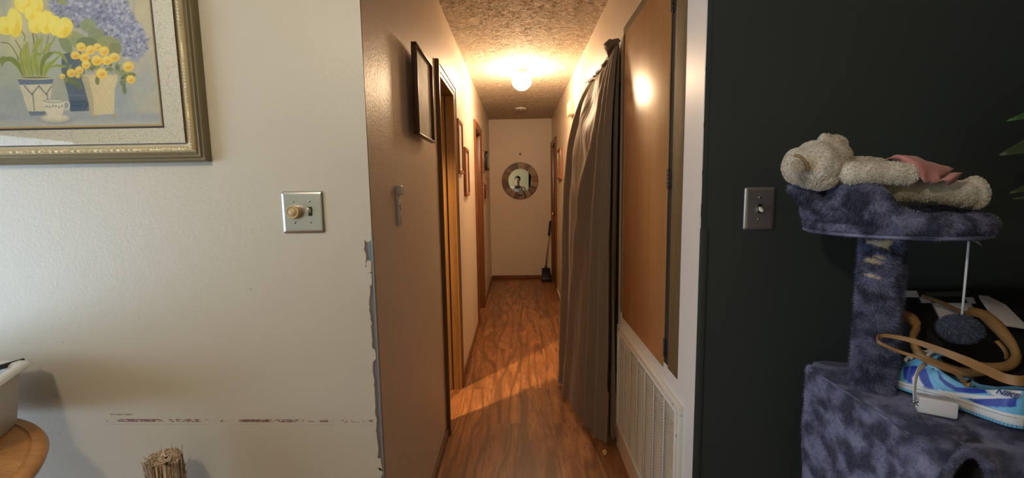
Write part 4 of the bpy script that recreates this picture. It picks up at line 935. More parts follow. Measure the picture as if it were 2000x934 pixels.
# seam welt along the left top edge
mb = MB(); mb.tube(path([(cx0 + .002, 1.12, CZT - .010), (cx0 + .001, 1.0, CZT - .009), (cx0 + .002, .90, CZT - .012), (cx0 + .003, .83, CZT - .014), (cx0 + .016, .795, CZT - .018)], 8), .0030, 8)
me = mb.mesh('welt'); set_vcol(me, plush_color(arrays(me)[0])); link('edge_welt', me, M['plush'], t, True)
rim_ = [Vector((a, cy0 + .001, b)) for a, b in ov]; rim_ = [Vector((hc.x + hr, cy0 + .001, htop - .17))] + rim_[:16] + [Vector((hc.x - hr, cy0 + .001, htop - .17))]
mb = MB(); mb.tube(path(rim_, 5), .0065, 14); me = remeshed(mb, .0026, 1); plush('opening_rim', me, t, 9000, .007, .0010, lean=(0, -.4, .1))
for lx_, ly_ in ((.80, 1.12), (1.34, 1.12), (1.34, .84), (.80, .84)):
    mb = MB(); mb.tube([(lx_, ly_, .03), (lx_, ly_, cb + .01)], .036, 20); me = mb.mesh('leg'); set_vcol(me, plush_color(arrays(me)[0])); link('lower_post', me, M['plush'], t, True)
mb = MB(); mb.box((.72, .76, 0), (1.42, 1.18, .03)); me = mb.mesh('base'); set_vcol(me, plush_color(arrays(me)[0])); link('base_board', me, M['plush'], t, bevel=.008)
# hanging pompom toy
s0, s1 = at(1893, 464, 'Y', .90), at(1879, 617, 'Y', .90); s0.z = PZ
M['cord'] = newmat('white_cord', (.62, .64, .68), .7)
mb = MB(); mb.tube([s0, s1 - Vector((0, 0, .01))], .0022, 8); cd = mb.build('toy_cord', M['cord'], t, True)
mb = MB(); mb.ell(s0 - Vector((0, 0, .006)), (.006, .006, .005), None, 12, 8)
for q in range(9): mb.tube([s0 - Vector((0, 0, .006)), s0 + Vector((.008 + q * .0006, -.002 + q * .0005, -.012)), s0 + Vector((.018 + .0012 * q, 0, -.016 - q * .0012 + .004))], .0006, 5)
mb.build('knot_tassel', M['cord'], cd, True)
bc = at(1874, 641, 'Y', .90); mb = MB(); mb.ell(bc, (.027, .027, .0190), None, 60, 40); me = mb.mesh('pom')
plush('pompom', me, t, 14000, .0125, .0011, lambda co: np.clip(.6 + .5 * np.sin(co[:, :1] * 900) * np.sin(co[:, 2:] * 800), .3, 1.3) * np.array([.10, .13, .17]), lean=(0, 0, 0), jitter=1.5)

# ------------------------------------------------------------------ plush toy lying on the perch
t = thing('plush_bear', 'white plush bear lying on its back on the blue perch with pink cloth', 'plush toy', (.8, 1.0, PZ + .03))
BY = .975
def a3(u, v, y=BY): return at(u, v, 'Y', y)
mb = MB()
def lim(mb, pts, rs, n=10):
    for i in range(len(pts) - 1):
        for q in range(n): f = q / n; mb.ell(pts[i].lerp(pts[i + 1], f), tuple([lerp(rs[i], rs[i + 1], f)] * 3), None, 14, 9)
    mb.ell(pts[-1], (rs[-1],) * 3, None, 14, 9)
hc_ = a3(1592, 322); mb.ell(hc_, (.046, .048, .050), None, 24, 16); mb.ell(a3(1560, 325), (.030, .034, .038), None, 20, 12); mb.ell(a3(1620, 315), (.038, .040, .045), None, 20, 12)
mb.ell(a3(1631, 290), (.025, .02, .027), None, 16, 10); mb.ell(a3(1613, 276), (.014, .013, .016), None, 14, 8)
mb.ell(a3(1600, 350), (.032, .04, .022), None, 16, 10)
lim(mb, [a3(1660, 345), a3(1720, 352), a3(1790, 355)], [.042, .038, .028])
lim(mb, [a3(1675, 325, .99), a3(1720, 322, 1.01)], [.020, .014])
lim(mb, [a3(1668, 338, .93), a3(1730, 338, .92), a3(1768, 340, .915)], [.0235, .022, .0215])
lim(mb, [a3(1758, 370, .95), a3(1840, 375, .95), a3(1880, 379, .95)], [.022, .023, .026])
mb.ell(a3(1902, 377, .95), (.020, .026, .034), Matrix.Rotation(math.radians(-8), 3, 'Y'), 16, 12)
mb.ell(a3(1690, 370), (.06, .04, .016), None, 16, 10)
me = remeshed(mb, .0030, 4)
displace(me, lambda p: .0022 * noise.fractal(p * 45, 1, 2, 3))
def bearcol(co):
    f = np.clip(.5 + .7 * np.array([noise.noise(Vector(c) * 30) for c in co]), 0, 1)[:, None]; return np.array([.62, .57, .49]) * (1 - f) + np.array([.80, .77, .70]) * f
M['fleece'] = vcol('cream_fleece', rough=.9, spec=.1)
plush('body', me, t, 60000, .0042, .0010, bearcol, M['fleece'], lean=(0, 0, 0), jitter=1.3)
# ear facing the room, with a tan crease
ep = a3(1557, 325, BY - .045); mb = MB(); mb.ell(ep, (.0145, .007, .0125), Matrix.Rotation(math.radians(35), 3, 'Y'), 20, 12); me = remeshed(mb, .0022, 2)
plush('ear', me, t, 5000, .003, .0009, lambda co: np.tile(np.array([.70, .64, .55]), (len(co), 1)), M['fleece'], lean=(0, 0, 0), jitter=1.2)
cpts = [a3(1551, 303, BY - .044), a3(1565, 308, BY - .0475), a3(1575, 320, BY - .047), a3(1578, 331, BY - .045)]
mb = MB(); mb.tube(path(cpts, 6), .0035, 8); mb.build('ear_crease', newmat('tan_crease_cloth', (.34, .24, .13), .9), t, True)
# pink cloth
M['pink'] = newmat('dusty_pink_terry', (.56, .235, .225), .9, sheen=.3); k = N(M['pink']); k.bump(k.noise(k.coords(), 500, 2), .5, .002)
def cloth_strip(pts_a, pts_b, n=24, m_=9, crump=.003):
    A, B = path(pts_a, n), path(pts_b, n); rows = []
    for i in range(len(A)):
        row = []
        for j in range(m_ + 1):
            f = j / m_; p = A[i].lerp(B[i], f); row.append(p + Vector((0, -.010 * math.sin(PI * f), .006 * math.sin(PI * f))) + Vector((1, 1, 1)) * crump * noise.noise(p * 60))
        rows.append(row)
    return rows
t2 = MB()
t2.grid(cloth_strip([a3(1733, 309, .93), a3(1760, 303, .93), a3(1800, 310, .93), a3(1815, 330, .93)], [a3(1740, 320, .97), a3(1790, 345, .90), a3(1810, 356, .90), a3(1833, 357, .90)]))
t2.grid(cloth_strip([a3(1790, 312, .955), a3(1820, 319, .955), a3(1848, 328, .955), a3(1852, 334, .955)], [a3(1800, 340, .93), a3(1825, 350, .92), a3(1838, 348, .93), a3(1852, 338, .95)]))
t2.grid(cloth_strip([a3(1815, 358, .905), a3(1840, 350, .905), a3(1858, 340, .91), a3(1868, 345, .92)], [a3(1850, 362, .91), a3(1862, 357, .91), a3(1868, 350, .92), a3(1869, 347, .92)], 10))
t2.grid(cloth_strip([a3(1738, 308, .96), a3(1760, 306, .97), a3(1800, 314, .99)], [a3(1745, 330, 1.0), a3(1780, 335, 1.0), a3(1820, 345, 1.0)], 10))
o = t2.build('pink_cloth', M['pink'], t, True); sd = o.modifiers.new('th', 'SOLIDIFY'); sd.thickness = .003; sd.offset = 0

# ------------------------------------------------------------------ sneaker on the condo
A_, B_ = at(1747, 758, 'Z', CZT + .004), at(1984, 845, 'Z', CZT + .004); eu = (B_ - A_).normalized(); ew = Vector((-eu.y, eu.x, 0))
if ew.y < 0: ew = -ew
if ew.x < 0: ew = Vector((-eu.y, eu.x, 0)) * (1 if -eu.y > 0 else -1)
SL = (B_ - A_).length + .055; T_ = A_ - eu * .055; SZ = CZT + .006
def side_uz(x_, y_):
    """photograph pixel to (u, height) on the near side of the shoe"""
    d = CR @ np.array([x_ - 1000., -(y_ - 467.), -FPX]); d = Vector(d); o_ = Vector((0, 0, EYE)); tt = (T_ - o_).dot(ew) / d.dot(ew); p = o_ + d * tt
    return ((p - T_).dot(eu) / SL, p.z - SZ)
t = thing('sneaker', 'light blue, royal blue and white low sneaker lying on the cat tree box', 'shoe', (B_.x, B_.y, CZT))
def interp(x_, tab):
    xs, ys = zip(*tab); return float(np.interp(x_, xs, ys))
def sm(x_, tab): return (interp(x_ - .02, tab) + interp(x_, tab) * 2 + interp(x_ + .02, tab)) / 4
WID = [(-.02, .0), (0, .012), (.04, .024), (.12, .035), (.25, .0385), (.42, .0345), (.6, .030), (.8, .0315), (.92, .030), (.98, .022), (1.0, .014), (1.02, .0)]
TOP = [(0, .028), (.06, .044), (.13, .052)] + [side_uz(*p) for p in ((1750, 716), (1765, 707), (1785, 702), (1806, 702), (1826, 718), (1850, 738), (1880, 755), (1915, 759), (1950, 756))] + [(.985, .083), (1.0, .078)]
print('TOP', [(round(a, 3), round(b, 3)) for a, b in TOP])
SOLE = [(0, .016), (.3, .019), (.7, .024), (1, .026)]
def P_(u_, w_, h_): return T_ + eu * (u_ * SL) + ew * (w_ + .0385) + Vector((0, 0, SZ - CZT - T_.z + CZT + h_))
nu_, nth = 200, 96; rows = []; meta = []
for i in range(nu_ + 1):
    u_ = .004 + .992 * i / nu_; hw = sm(u_, WID); tp_ = sm(u_, TOP); so = interp(u_, SOLE) - .003; row = []
    op = max(0, min(1, (u_ - .43) / .06)) * max(0, min(1, (.985 - u_) / .03))
    for j in range(nth + 1):
        th = PI * j / nth; c_, s__ = math.cos(th), math.sin(th)
        lean = .72 if u_ > .3 else .85
        sw_ = abs(s__) ** .62; w_ = -hw * .97 * (abs(c_) ** .8) * (1 if c_ > 0 else -1) * (1 - (1 - lean) * .55 * sw_)
        h_ = so + (tp_ - so) * sw_
        if op > 0 and abs(c_) < .62:
            e = min(1, (.62 - abs(c_)) / .14); h_ -= op * e * (tp_ - so - .012); 
        row.append(P_(u_, w_, h_)); meta.append((u_, h_, c_))
    rows.append(row)
mb = MB(); mb.grid(rows); me = mb.mesh('upper'); meta = np.array(meta)
U, Vv = meta[:, 0] * 100, meta[:, 1] * 100 * SL / SL * (1 / SL)        # work in per cent of the length
n1 = n2 = n3 = np.zeros_like(U); LB, RB, WH, NV = srgb(105, 178, 222), srgb(38, 60, 165), srgb(215, 218, 225), srgb(30, 40, 110)
img = np.tile(LB, (len(U), 1))
def zp(x_, y_): u_, z_ = side_uz(1680 + x_ / 3.594, 600 + y_ / 3.594); return (u_ * 100, z_ * 100 / SL)
poly([zp(*p) for p in ((285, 422), (370, 418), (440, 440), (465, 500), (505, 580), (430, 562), (350, 545), (300, 500))], RB, 1, .5)
poly([zp(*p) for p in ((510, 455), (560, 515), (640, 568), (740, 582), (840, 570), (870, 612), (760, 614), (650, 600), (580, 560), (530, 510))], RB, 1, .5)
poly([zp(*p) for p in ((720, 640), (930, 648), (1060, 650), (1060, 712), (900, 705), (800, 684))], RB, 1, .5)
poly([zp(*p) for p in ((820, 582), (860, 560), (1075, 550), (1085, 645), (1000, 650), (930, 648), (880, 620))], WH, 1, .5)
stroke([zp(860, 598), zp(890, 622), zp(935, 648)], .25, .25, NV, .8, .3)
poly([zp(*p) for p in ((372, 473), (395, 480), (412, 520), (440, 560), (520, 585), (650, 607), (780, 622), (930, 636), (930, 650), (780, 650), (640, 634), (500, 612), (400, 580), (362, 540), (354, 500))], WH, 1, .4)
stroke([zp(400, 574), zp(470, 590), zp(540, 618), zp(600, 655)], .35, .25, NV, .9, .3)
ellipse(*zp(480, 442), .9, .9, NV, 0, 1, .3)
stroke([zp(438, 375), zp(462, 440), zp(500, 520), zp(560, 580), zp(640, 605)], .18, .18, srgb(70, 130, 190), .8, .3)
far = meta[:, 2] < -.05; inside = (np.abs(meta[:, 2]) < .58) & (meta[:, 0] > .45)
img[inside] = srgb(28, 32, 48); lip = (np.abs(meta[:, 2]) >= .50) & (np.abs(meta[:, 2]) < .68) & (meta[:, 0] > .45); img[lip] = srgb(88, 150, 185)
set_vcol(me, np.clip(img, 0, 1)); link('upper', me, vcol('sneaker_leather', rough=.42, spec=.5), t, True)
# midsole, outsole with cut notches
def outline(scale, u0=0, u1=1, n=50):
    pts = [(lerp(u0, u1, i / n), -1) for i in range(n + 1)] + [(lerp(u1, u0, i / n), 1) for i in range(n + 1)]
    return [(u_, s__ * max(.003, sm(min(.995, max(.005, u_)), WID)) * scale) for u_, s__ in pts]
def slab(h0, h1, scale, name, mat, par=t, bev=.0015):
    mb = MB(); ol_ = outline(scale); n = len(ol_)
    lo = [P_(u_, w_, h0 if isinstance(h0, float) else h0(u_)) for u_, w_ in ol_]; hi = [P_(u_, w_, h1 if isinstance(h1, float) else h1(u_)) for u_, w_ in ol_]
    mb.add(lo + hi, [tuple(range(n)), tuple(range(2 * n - 1, n - 1, -1))] + [(i, i + n, (i + 1) % n + n, (i + 1) % n) for i in range(n)])
    return mb.build(name, mat, par, bevel=bev)
M['sole_white'] = newmat('white_rubber', (.66, .68, .70), .5); M['sole_blue'] = newmat('light_blue_rubber', tuple(srgb(110, 175, 212)), .5)
slab(.005, lambda u_: interp(u_, SOLE), 1.045, 'midsole', M['sole_white'])
so_ = slab(-.001, .0062, 1.05, 'outsole', M['sole_blue'])
mb = MB()
for q in range(26):
    u_ = .52 + q * .019
    if u_ > .985: break
    w_ = -sm(u_, WID) * 1.052; c = P_(u_, w_, 0); mb.box((0, -.0004, 0), (.0007, .0008, .0052), Matrix.Translation(c + Vector((0, 0, 0))))
mb.build('tread_cuts', newmat('navy_cut', tuple(NV), .6), so_)
mb = MB(); mb.tube([P_(u_, -sm(u_, WID) * 1.047, interp(u_, SOLE) - .006) for u_ in np.linspace(.05, .985, 50)], .0005, 6); mb.build('stitch_line', newmat('navy_stitch', tuple(srgb(90, 100, 120)), .7), t, True)
# tongue and laces
mb = MB(); mb.grid([[P_(u_, w_, sm(u_, TOP) + .003 - (w_ / .018) ** 2 * .004 + (.012 * max(0, u_ - .40) / .06)) for w_ in np.linspace(-.018, .018, 9)] for u_ in np.linspace(.2, .455, 16)])
o = mb.build('tongue', newmat('blue_tongue', tuple(LB * .9), .6), t, True); sd = o.modifiers.new('th', 'SOLIDIFY'); sd.thickness = .004
M['lace'] = newmat('white_lace', (.66, .66, .70), .75)
mb = MB()
for q in range(5):
    u_ = .245 + q * .040; pts = [P_(u_ + (.004 if s__ > 0 else -.004), s__ * .022, sm(u_, TOP) - .002 + .014 * math.cos(s__ * 1.15) ** 1) for s__ in np.linspace(-1, 1, 11)]
    mb.tube(pts, .0052, 10, True, .6)
mb.build('laces', M['lace'], t, True)
# heel lettering
def text_mesh(txt, size, name, mat, parent, frame, shear=0, ext=.0003, bold=.0):
    cu_ = bpy.data.curves.new(name, 'FONT'); cu_.body = txt; cu_.size = size; cu_.extrude = ext; cu_.offset = bold; cu_.shear = shear; cu_.align_x = 'CENTER'; cu_.align_y = 'CENTER'
    o = bpy.data.objects.new(name, cu_); C.objects.link(o); me = evaluated(o); bpy.data.objects.remove(o)
    me.transform(frame); me.materials.clear(); return link(name, me, mat, parent)
u_h, z_h = side_uz(1955, 769)
pc_ = P_(.915, -sm(.915, WID) * .93, .0) ; pc_.z = SZ + z_h
ex = (P_(.96, -sm(.96, WID) * .95, 0) - P_(.86, -sm(.86, WID) * .95, 0)).normalized(); ez = Vector((0, 0, 1)); ey = ex.cross(ez) ; ny = -ew
ez = (ez + ew * .12).normalized(); nrm = ex.cross(ez).normalized()
if nrm.dot(Vector((0, 0, EYE)) - pc_) < 0: nrm = -nrm
fr = Matrix((ex, ez, nrm)).transposed().to_4x4(); fr.translation = pc_ + nrm * .0035
text_mesh('NIKE', .0132, 'heel_lettering', newmat('navy_print', tuple(NV), .5), t, fr, .35, .0012, .0004)

# white plastic case on a strap tied to the laces
c0 = at(1783, 799, 'Z', CZT + .004); c1 = at(1855, 816, 'Z', CZT + .004)
dirc = Vector((c1.x - c0.x, c1.y - c0.y, 0)).normalized(); dirc = Vector((.85, -.52, 0)).normalized(); nrmc = Vector((-dirc.y, dirc.x, 0)); LC = .058
t = thing('plastic_case', 'small white plastic case on a white strap in front of the sneaker', 'case', (c0.x, c0.y, CZT))
FM = Matrix((dirc, nrmc, Vector((0, 0, 1)))).transposed().to_4x4(); FM.translation = Vector((c0.x + .006, c0.y - .002, CZT + .0195))
mb = MB(); rr = []
def rrect(w_, h_, r_, n=5):
    out = []
    for sx_, sz_, a0_ in ((1, 1, 0), (-1, 1, 90), (-1, -1, 180), (1, -1, 270)):
        for k_ in range(n): a = math.radians(a0_ + k_ * 90 / (n - 1)); out.append((sx_ * (w_ - r_) + r_ * math.cos(a), sz_ * (h_ - r_) + r_ * math.sin(a)))
    return out
for x_, sc_, ins in ((.004, .86, 0), (0, .92, 0), (0, 1, 0), (.003, 1.03, 0), (LC - .003, 1.03, 0), (LC, .95, 0)): rr.append([FM @ Vector((x_, a * sc_, b * sc_)) for a, b in rrect(.013, .0170, .0045)])
mb.grid(rr, True); mb.add(rr[0], [tuple(range(len(rr[0])))]); mb.add(rr[-1], [tuple(range(len(rr[-1])))]); mb.build('case_shell', newmat('white_gloss_plastic', (.62, .62, .65), .3), t, True, angle=45)
mb = MB(); mb.tube([FM @ Vector((-.001, 0, -.003)), FM @ Vector((.008, 0, -.003))], .004, 14); mb.tube([FM @ Vector((-.008, 0, .001)), FM @ Vector((.001, 0, -.002))], .0022, 10); mb.build('metal_clasp', newmat('clasp_metal', (.5, .46, .4), .25, 1), t, True)
st = [FM @ Vector((-.003, 0, .004)), at(1786, 775, 'Y', c0.y - .004), at(1787, 750, 'Y', c0.y + .0), at(1793, 725, 'Y', c0.y + .012), at(1808, 710, 'Y', c0.y + .03)]
mb = MB(); pp = path(st, 8); mb.tube(pp, .0052, 10, True, .25, up=(1, .4, 0)); mb.build('strap', M['lace'], t, True)

# ------------------------------------------------------------------ checked bag, leather straps
t = thing('checked_bag', 'black and white checked bag with tan leather handles behind the sneaker', 'bag', (1.25, 1.15, CZT))
def bag_top(x_, y_):
    f = (1.205 - y_) / .26; return 1.062 - .085 * f ** 1.4 - .012 * math.sin(x_ * 14) * f - .03 * max(0, x_ - 1.35) 
bx = np.linspace(.955, 1.40, 140); byy = np.linspace(.985, 1.205, 110)
rows = [[Vector((x_, y_, bag_top(x_, y_))) for x_ in bx] for y_ in byy[::-1]]
skirt = [[Vector((x_, .985 - .018 * q + .006 * math.sin(x_ * 30), lerp(bag_top(x_, .985), CZT + .010, q / 8))) for x_ in bx] for q in range(1, 9)]
top_rows = rows + skirt
co = np.array([p for r in top_rows for p in r]); pp_ = (co - [0, 0, EYE]) @ CR; U = 1000 + FPX * pp_[:, 0] / -pp_[:, 2]; Vv = 467 - FPX * pp_[:, 1] / -pp_[:, 2]; n1 = n2 = n3 = np.zeros_like(U)
img = np.tile(srgb(14, 12, 13), (len(U), 1)); BW = srgb(215, 213, 222)
for pts in (((1750, 568), (1790, 568), (1795, 581), (1750, 580)), ((1796, 581), (1812, 580), (1820, 592), (1800, 592)), ((1820, 592), (1896, 592), (1905, 611), (1885, 640), (1845, 640)), ((1884, 581), (1900, 581), (1906, 593), (1892, 593))): poly(pts, BW, 1, 1.2)
poly(((1806, 571), (1880, 569), (1882, 579), (1812, 580)), srgb(72, 74, 66), 1, 1.2)
mb = MB(); mb.grid(top_rows); me = mb.mesh('bag'); set_vcol(me, img); link('bag_body', me, vcol('checked_canvas', rough=.75, bump=(300, .2)), t, True)
ends = MB(); ends.grid([[Vector((.955, p.y, lerp(p.z, CZT + .014, q / 6))) for p in [r[0] for r in rows]] for q in range(7)]); ends.build('bag_gusset', newmat('black_canvas', (.014, .013, .014), .8), t, True)
ends = MB(); ends.grid([[Vector((1.40, p.y, lerp(p.z, CZT + .014, q / 6))) for p in [r[-1] for r in rows]] for q in range(7)]); ends.build('bag_gusset', newmat('black_canvas_far', (.014, .013, .014), .8), t, True)
# white pointed flap
fl = [at(1911, 576, 'Y', 1.10), at(1930, 578, 'Y', 1.10), at(1965, 595, 'Y', 1.06), at(2010, 640, 'Y', .99), at(1958, 632, 'Y', .99), at(1930, 605, 'Y', 1.04)]
mb = MB(); n = len(fl); mb.add(fl + [p - Vector((0, 0, .006)) for p in fl], [tuple(range(n)), tuple(range(2 * n - 1, n - 1, -1))] + [(i, i + n, (i + 1) % n + n, (i + 1) % n) for i in range(n)]); mb.build('white_flap', newmat('white_canvas', (.58, .57, .62), .7), t, bevel=.0015)
M['leather'] = newmat('tan_leather', (.32, .17, .062), .5); k = N(M['leather']); v = k.coords(); k.col(k.mix(k.noise(v, 40, 3), (.24, .125, .045), (.38, .215, .085))); k.bump(k.noise(v, 300, 3), .25, .001)
def px_path(pts, n=8): return path([at(u_, v_, 'Y', y_) for u_, v_, y_ in pts], n)
def strap(name, pts, r0, flat, mat, parent, n=8, up=(0, .3, 1)):
    P = px_path(pts, n); rs = list(np.interp(np.linspace(0, 1, len(P)), np.linspace(0, 1, len(r0)), r0)) if isinstance(r0, (list, tuple)) else r0
    mb = MB(); mb.tube(P, rs, 14, True, flat, up=up); return mb.build(name, mat, parent, True)
h1_ = strap('handle', ((1756, 612, 1.03), (1780, 624, 1.01), (1790, 640, 1.0), (1783, 660, .985), (1795, 690, .96), (1840, 715, .93), (1890, 728, .91), (1930, 725, .91)), [.012, .013, .009, .008, .010, .010, .009, .009], .8, M['leather'], t)
h2_ = strap('handle', ((1895, 608, 1.06), (1920, 615, 1.03), (1943, 634, 1.0), (1962, 655, .97), (1980, 680, .945), (1984, 700, .93), (1970, 714, .92), (1940, 718, .92), (1900, 714, .93)), [.010, .012, .015, .013, .010, .010, .010, .010, .009], .8, M['leather'], t)
strap('handle', ((1945, 668, .99), (1962, 690, .97), (1960, 706, .955), (1940, 712, .95)), .008, .8, M['leather'], t)
strap('thin_handle_edge', ((1800, 578, 1.10), (1840, 592, 1.08), (1880, 610, 1.06), (1925, 618, 1.04)), .005, .6, newmat('olive_leather', (.16, .10, .05), .5), t)
strap('side_band', ((1890, 572, 1.18), (1915, 600, 1.12), (1935, 625, 1.07)), .007, .3, newmat('dark_olive_band', (.05, .05, .042), .6), t)
rg = at(1937, 626, 'Y', 1.03)
mb = MB(); mb.tube([rg + Vector((.014 * math.cos(a), .010 * math.sin(a), .004 * math.sin(a * 2))) for a in np.linspace(0, 2 * PI, 25)], .0022, 8); mb.tube([rg + Vector((.014, -.004, 0)), rg + Vector((.04, -.02, -.008))], .003, 8)
mb.ell(rg + Vector((.03, -.012, -.004)), (.006, .004, .004), None, 12, 8); mb.build('gold_buckle', M['brass'], t, True)
t = thing('leather_belt', 'thin tan leather belt looped in front of the cat tree post', 'belt', (at(1850, 740, 'Y', .9).x, .9, CZT))
P = px_path(((2020, 742, .80), (1990, 744, .80), (1960, 738, .815), (1925, 722, .83), (1880, 702, .85), (1830, 682, .88), (1780, 665, .91), (1735, 656, .935), (1718, 657, .94), (1713, 663, .935), (1722, 672, .925), (1760, 688, .91), (1800, 700, .89), (1845, 716, .88), (1872, 734, .875), (1886, 752, .875)), 10)
n = len(P); rows = []
for i, p in enumerate(P):
    f = i / (n - 1); tan_ = (P[min(i + 1, n - 1)] - P[max(i - 1, 0)]).normalized(); view = (Vector((0, 0, EYE)) - p).normalized(); acr = Vector((0, 0, 1)) - tan_ * tan_.z; acr.normalize(); th_ = tan_.cross(acr).normalized()
    w_ = interp(f, [(0, .0100), (.25, .0085), (.40, .0050), (.5, .0035), (.62, .0030), (1, .0035)])
    rows.append([p + acr * w_ * a + th_ * .0012 * b for a, b in ((-1, -1), (1, -1), (1, 1), (-1, 1))])
mb = MB(); mb.grid(rows, True); mb.add(rows[0], [(0, 1, 2, 3)]); mb.add(rows[-1], [(0, 1, 2, 3)]); mb.build('belt_strap', M['leather'], t, angle=40)
mb = MB(); e = P[-1]; mb.tube([e, e + Vector((.006, 0, .008)), e + Vector((.004, 0, -.004))], .004, 10); mb.build('belt_keeper', M['leather'], t, True)

# ------------------------------------------------------------------ plant at the right edge
t = thing('potted_plant', 'leafy green houseplant reaching in from the right against the dark wall', 'plant', (1.86, 1.0, 0))
M['leaf'] = newmat('green_leaf', (.06, .14, .05), .45); M['leaf_dark'] = newmat('dark_leaf', (.045, .075, .035), .5)
mb = MB(); mb.lathe([(.001, 0), (.12, 0), (.15, .28), (.16, .30), (.145, .30), (.13, .26), (.001, .26)], Matrix.Translation((1.86, 1.0, 0)), 40, False); mb.build('pot', newmat('terracotta', (.35, .15, .08), .7), t, True, angle=40)
mb = MB(); mb.tube(path([(1.86, 1.0, .25), (1.82, 1.02, .7), (1.66, 1.04, 1.25), (1.57, 1.04, 1.75)], 8), .012, 10); mb.build('stem', newmat('brown_stem', (.12, .08, .04), .7), t, True)
def leaf(base, tip, wd, mat, notch=0, droop=.02):
    base, tip = Vector(base), Vector(tip); d = tip - base; side = d.cross(Vector((0, -1, .3))).normalized(); rows = []
    for i in range(15):
        f = i / 14; w_ = wd * math.sin(PI * (f * .97 + .015)) ** .8 * (1 - .45 * f) * (1 + notch * (abs((f * 5) % 1 - .5) - .25)); c = base + d * f - Vector((0, 0, droop * math.sin(PI * f) * -1))
        rows.append([c + side * w_ * g + Vector((0, -.25 * abs(g) * w_, 0)) for g in np.linspace(-1, 1, 7)])
    mb = MB(); mb.grid(rows); o = mb.build('leaf', mat, t, True); s_ = o.modifiers.new('th', 'SOLIDIFY'); s_.thickness = .0008
    mb = MB(); mb.tube([base, base.lerp(tip, .45)], .0012, 6); mb.build('leaf_rib', mat, o, True)
for (u_, v_, y_), b_, wd, m_, nt in (((1967, 236, 1.06), (1.45, 1.05, 1.52), .030, 'leaf', 0), ((1952, 303, 1.12), (1.47, 1.06, 1.47), .048, 'leaf_dark', .5), ((1972, 377, 1.08), (1.46, 1.05, 1.36), .034, 'leaf_dark', .6), ((1978, 388, 1.06), (1.48, 1.04, 1.27), .022, 'leaf_dark', .3), ((2060, 150, 1.0), (1.52, 1.04, 1.62), .04, 'leaf', 0), ((2080, 440, 1.0), (1.54, 1.04, 1.2), .04, 'leaf', 0)):
    leaf(b_, at(u_, v_, 'Y', y_), wd, M[m_], nt)
    mb = MB(); mb.tube(path([(1.60, 1.04, b_[2] - .02), ((b_[0] + 1.575) / 2, 1.045, b_[2] - .03), b_], 4), .0035, 7); mb.build('leaf_stalk', M['leaf_dark'], t, True)

# ------------------------------------------------------------------ round side table with a dishpan
TX, TY, TR, TZ = -1.548, .668, .519, .74
M['table'] = wood('orange_oak_table', (.42, .18, .045), (.58, .27, .075), 'X', 8, .3, .1, .15)
M['inlay'] = wood('carved_oak_inlay', (.48, .21, .055), (.66, .33, .10), 'X', 9, .34, .25, .5)
t = thing('round_side_table', 'round orange oak side table with an inlaid top at the left edge', 'table', (TX, TY, 0))
mb = MB(); prof = [(.001, TZ - .035), (TR - .04, TZ - .035), (TR - .016, TZ - .033), (TR - .004, TZ - .024), (TR, TZ - .013), (TR - .005, TZ - .004), (TR - .016, TZ), (TR - .029, TZ), (TR - .031, TZ - .003), (TR - .033, TZ - .003)]
mb.lathe(prof, Matrix.Translation((TX, TY, 0)), 120, False); mb.build('table_rim', M['table'], t, True, angle=50)
mb = MB(); mb.lathe([(TR - .033, TZ - .0035), (TR - .036, TZ - .0008), (.001, TZ - .0008)], Matrix.Translation((TX, TY, 0)), 120, False); mb.build('inlaid_top', M['inlay'], t, True, angle=50)
mb = MB(); mb.lathe([(.24, 0.02), (.22, .05), (.08, .09), (.055, .14), (.07, .25), (.095, .36), (.06, .48), (.05, .60), (.07, .65), (.16, .703), (.001, .703)], Matrix.Translation((TX, TY, 0)), 48, False); mb.build('pedestal', M['table'], t, True, angle=50)
for q in range(4):
    a = q * PI / 2 + .5; mb = MB(); mb.tube([(TX + r * math.cos(a), TY + r * math.sin(a), z) for r, z in ((.08, .12), (.2, .09), (.3, .04), (.36, .025))], [.035, .032, .027, .02], 12, True, 1.2); mb.build('foot', M['table'], t, True)
M['tub'] = newmat('pale_grey_plastic', (.60, .59, .56), .42, spec=.45)
t = thing('dishpan', 'pale plastic dishpan standing on the round oak table', 'plastic tub', (-1.5, .95, TZ))
RZ = .906
rim_o = [(-1.3386, 1.1667), (-1.187, .887), (-1.575, .665), (-1.774, 1.142)]
def inset(poly_, d):
    n = len(poly_); c = Vector((sum(p[0] for p in poly_) / n, sum(p[1] for p in poly_) / n)); out = []
    for i in range(n):
        p0, p1, p2 = (Vector(poly_[(i + q) % n]) for q in (-1, 0, 1)); e1, e2 = (p1 - p0).normalized(), (p2 - p1).normalized()
        n1_, n2_ = Vector((-e1.y, e1.x)), Vector((-e2.y, e2.x))
        if n1_.dot(c - p1) < 0: n1_ = -n1_
        if n2_.dot(c - p1) < 0: n2_ = -n2_
        b_ = (n1_ + n2_); out.append(tuple(p1 + b_ * (d / max(.3, 1 + n1_.dot(n2_)))))
    return out
def rounded(poly_, r, n=6):
    out = []; m_ = len(poly_)
    for i in range(m_):
        p0, p1, p2 = (Vector(poly_[(i + q) % m_]) for q in (-1, 0, 1)); a = p1 + (p0 - p1).normalized() * r; b = p1 + (p2 - p1).normalized() * r
        for q in range(n + 1): f = q / n; out.append(tuple(a.lerp(p1, f).lerp(p1.lerp(b, f), f)))
    return out
def rg_(d, z, r=.03): return [Vector((x_, y_, z)) for x_, y_ in rounded(inset(rim_o, d), r)]
